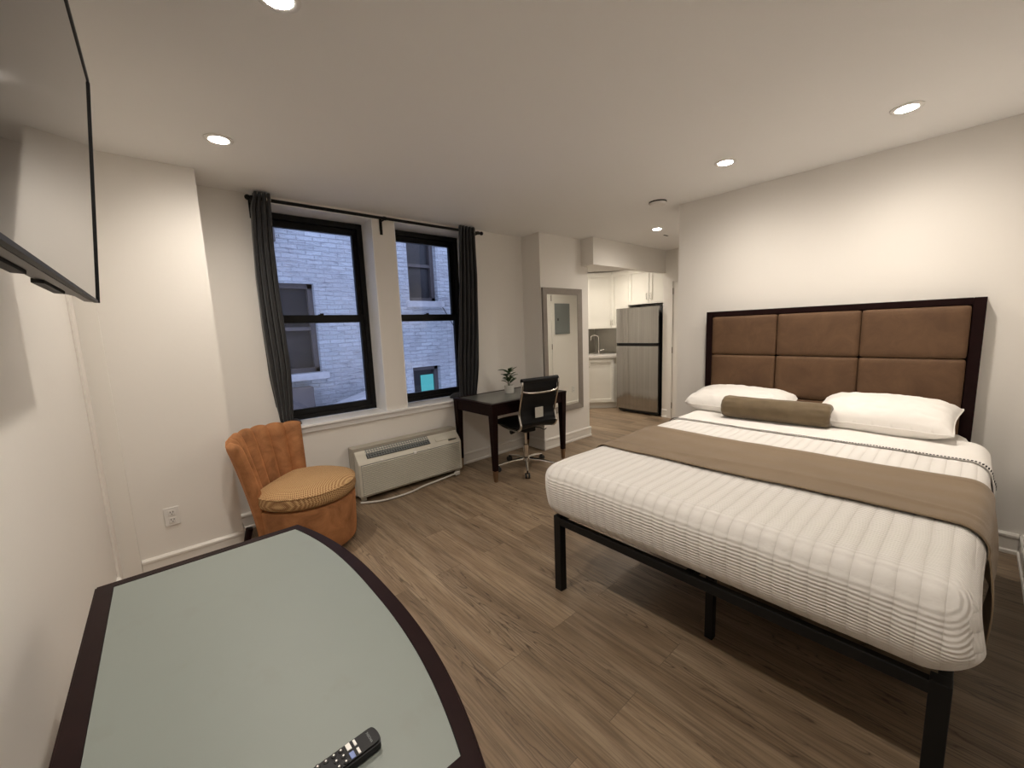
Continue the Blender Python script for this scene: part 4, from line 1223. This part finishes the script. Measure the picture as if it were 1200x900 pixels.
def shaker(par, o3, ax, w, h, mat='cabinet', nm='door', th=.02, rail=.055):
    """door in the plane spanned by ax (unit, horizontal) and z; o3 lower corner on the carcass face; outward normal is ax x z"""
    ax = Vector(ax).normalized(); nn = ax.cross(Vector((0, 0, 1))).normalized(); o3 = Vector(o3)
    bm = bmesh.new()
    def b3(a0, a1, z0, z1, d0, d1):
        vs = [bm.verts.new(o3+ax*a+Vector((0, 0, z))+nn*d_) for d_ in (d0, d1) for a, z in ((a0, z0), (a1, z0), (a1, z1), (a0, z1))]
        fs = [bm.faces.new(vs[:4]), bm.faces.new(vs[4:])]+[bm.faces.new((vs[i], vs[(i+1) % 4], vs[4+(i+1) % 4], vs[4+i])) for i in range(4)]
        bmesh.ops.recalc_face_normals(bm, faces=fs)
    g = .0035
    b3(g, rail, g, h-g, .001, th); b3(w-rail, w-g, g, h-g, .001, th); b3(rail, w-rail, g, rail, .001, th); b3(rail, w-rail, h-rail, h-g, .001, th)
    b3(rail, w-rail, rail, h-rail, .001, th-.015)
    return obj(nm, bm, mat, par), nn
def pull(par, o3, ax, a, z, ln=.11, vertical=True):
    ax = Vector(ax).normalized(); nn = ax.cross(Vector((0, 0, 1))).normalized(); p = Vector(o3)+ax*a+nn*.02
    bm = tube(smoothpath([p+Vector((0, 0, z-ln/2)), p+nn*.022+Vector((0, 0, z-ln/2+.012)), p+nn*.026+Vector((0, 0, z)), p+nn*.022+Vector((0, 0, z+ln/2-.012)), p+Vector((0, 0, z+ln/2))]), .0055, 8)
    obj('handle', bm, 'chrome', par, True)
UZ0, UZ1 = 1.375, 2.33
# corner upper cabinet (diagonal front)
A, Bp = Vector((6.0, 4.205, 0)), Vector((5.70, 4.505, 0))
dg_ = (A-Bp).normalized()    # along the front, towards the refrigerator side
t = thing('upper_cabinet', 'white diagonal corner upper cabinet above the sink', 'cabinet', (6.1, 4.6, UZ0))
obj('carcass', prism([(A.x, A.y), (Bp.x, Bp.y), (5.70, 4.855), (6.355, 4.855), (6.355, 4.205)], UZ0, UZ1), 'cabinet', t)
dr, _ = shaker(t, Bp+Vector((0, 0, UZ0)), (dg_.x, dg_.y, 0), (A-Bp).length, UZ1-UZ0-.03)
if True: pull(dr, Bp+Vector((0, 0, UZ0)), dg_, (A-Bp).length-.03, .10, .09)
# narrow upper cabinet, front faces -x
t = thing('upper_cabinet', 'white single-door upper cabinet between corner cabinet and refrigerator', 'cabinet', (6.17, 4.03, UZ0))
obj('carcass', box(6.0, 6.355, 3.862, 4.200, UZ0, UZ1), 'cabinet', t)
o3 = Vector((6.0, 4.200, UZ0)); dr, _ = shaker(t, o3, (0, -1, 0), .338, UZ1-UZ0-.03)
pull(dr, o3, (0, -1, 0), .03, .10, .09)
# cabinet over the refrigerator
t = thing('upper_cabinet', 'white two-door wall cabinet above the refrigerator', 'cabinet', (6.1, 3.49, 1.745))
obj('carcass', box(5.985, 6.355, 3.10, 3.856, 1.745, UZ1), 'cabinet', t)
o3 = Vector((5.985, 3.856, 1.745)); d1, _ = shaker(t, o3, (0, -1, 0), .378, UZ1-1.745-.03)
pull(d1, o3, (0, -1, 0), .345, .12, .10)
o3 = Vector((5.985, 3.478, 1.745)); d2, _ = shaker(t, o3, (0, -1, 0), .378, UZ1-1.745-.03)
pull(d2, o3, (0, -1, 0), .033, .12, .10)
# base corner cabinet
A, Bp = Vector((5.88, 3.97, 0)), Vector((5.40, 4.45, 0)); dg_ = (A-Bp).normalized(); nn = Vector((-dg_.y*-1, dg_.x*-1, 0))
t = thing('base_cabinet', 'white diagonal sink base cabinet beside the refrigerator', 'cabinet', (5.95, 4.5, 0))
obj('carcass', prism([(A.x, A.y), (Bp.x, Bp.y), (5.20, 4.45), (5.20, 4.855), (6.355, 4.855), (6.355, 3.885), (5.88, 3.885)], .10, .88), 'cabinet', t)
obj('toe_kick', prism([(A.x+.05, A.y+.02), (Bp.x+.02, Bp.y+.05), (5.22, 4.50), (5.22, 4.855), (6.355, 4.855), (6.355, 3.89), (5.93, 3.89)], .0005, .10), 'cabinet', t)
dr, _ = shaker(t, Bp+Vector((0, 0, .11))+dg_*.125, (dg_.x, dg_.y, 0), .46, .75)
pull(dr, Bp+Vector((0, 0, .11))+dg_*.125, dg_, .035, .66, .10)
# worktop
A2, B2 = (5.85, 3.95), (5.38, 4.42)
tag(obj('kitchen_worktop', prism([A2, B2, (5.15, 4.42), (5.15, 4.858), (6.357, 4.858), (6.357, 3.885), (5.85, 3.885)], .8805, .918, bev=.003), 'counter'), 'pale stone kitchen worktop under the faucet', 'worktop')
def splash():
    bm = bmesh.new(); bx(bm, 5.15, 6.34, 4.850, 4.8595, .919, UZ0-.001); bx(bm, 6.350, 6.3595, 3.90, 4.850, .919, UZ0-.001); return bm
struct('trim_5', splash(), 'tile')
# faucet
t = thing('faucet', 'tall chrome kitchen faucet on the corner worktop', 'faucet', (5.90, 4.41, .918))
obj('spout', tube(smoothpath([(5.90, 4.41, .922), (5.90, 4.41, 1.08), (5.90, 4.41, 1.20), (5.885, 4.425, 1.245), (5.845, 4.465, 1.262), (5.80, 4.50, 1.24), (5.795, 4.505, 1.17)]), .0105, 12), 'chrome', t, True)
bm = lathe([(.026, .9185), (.026, .93), (.018, .94), (.018, 1.00), (0, 1.0)], 20); bmesh.ops.translate(bm, verts=bm.verts, vec=(5.90, 4.41, 0)); obj('body', bm, 'chrome', t, True, 30)
obj('lever', tube([(5.91, 4.40, .985), (5.955, 4.345, 1.005)], .006, 8), 'chrome', t, True)
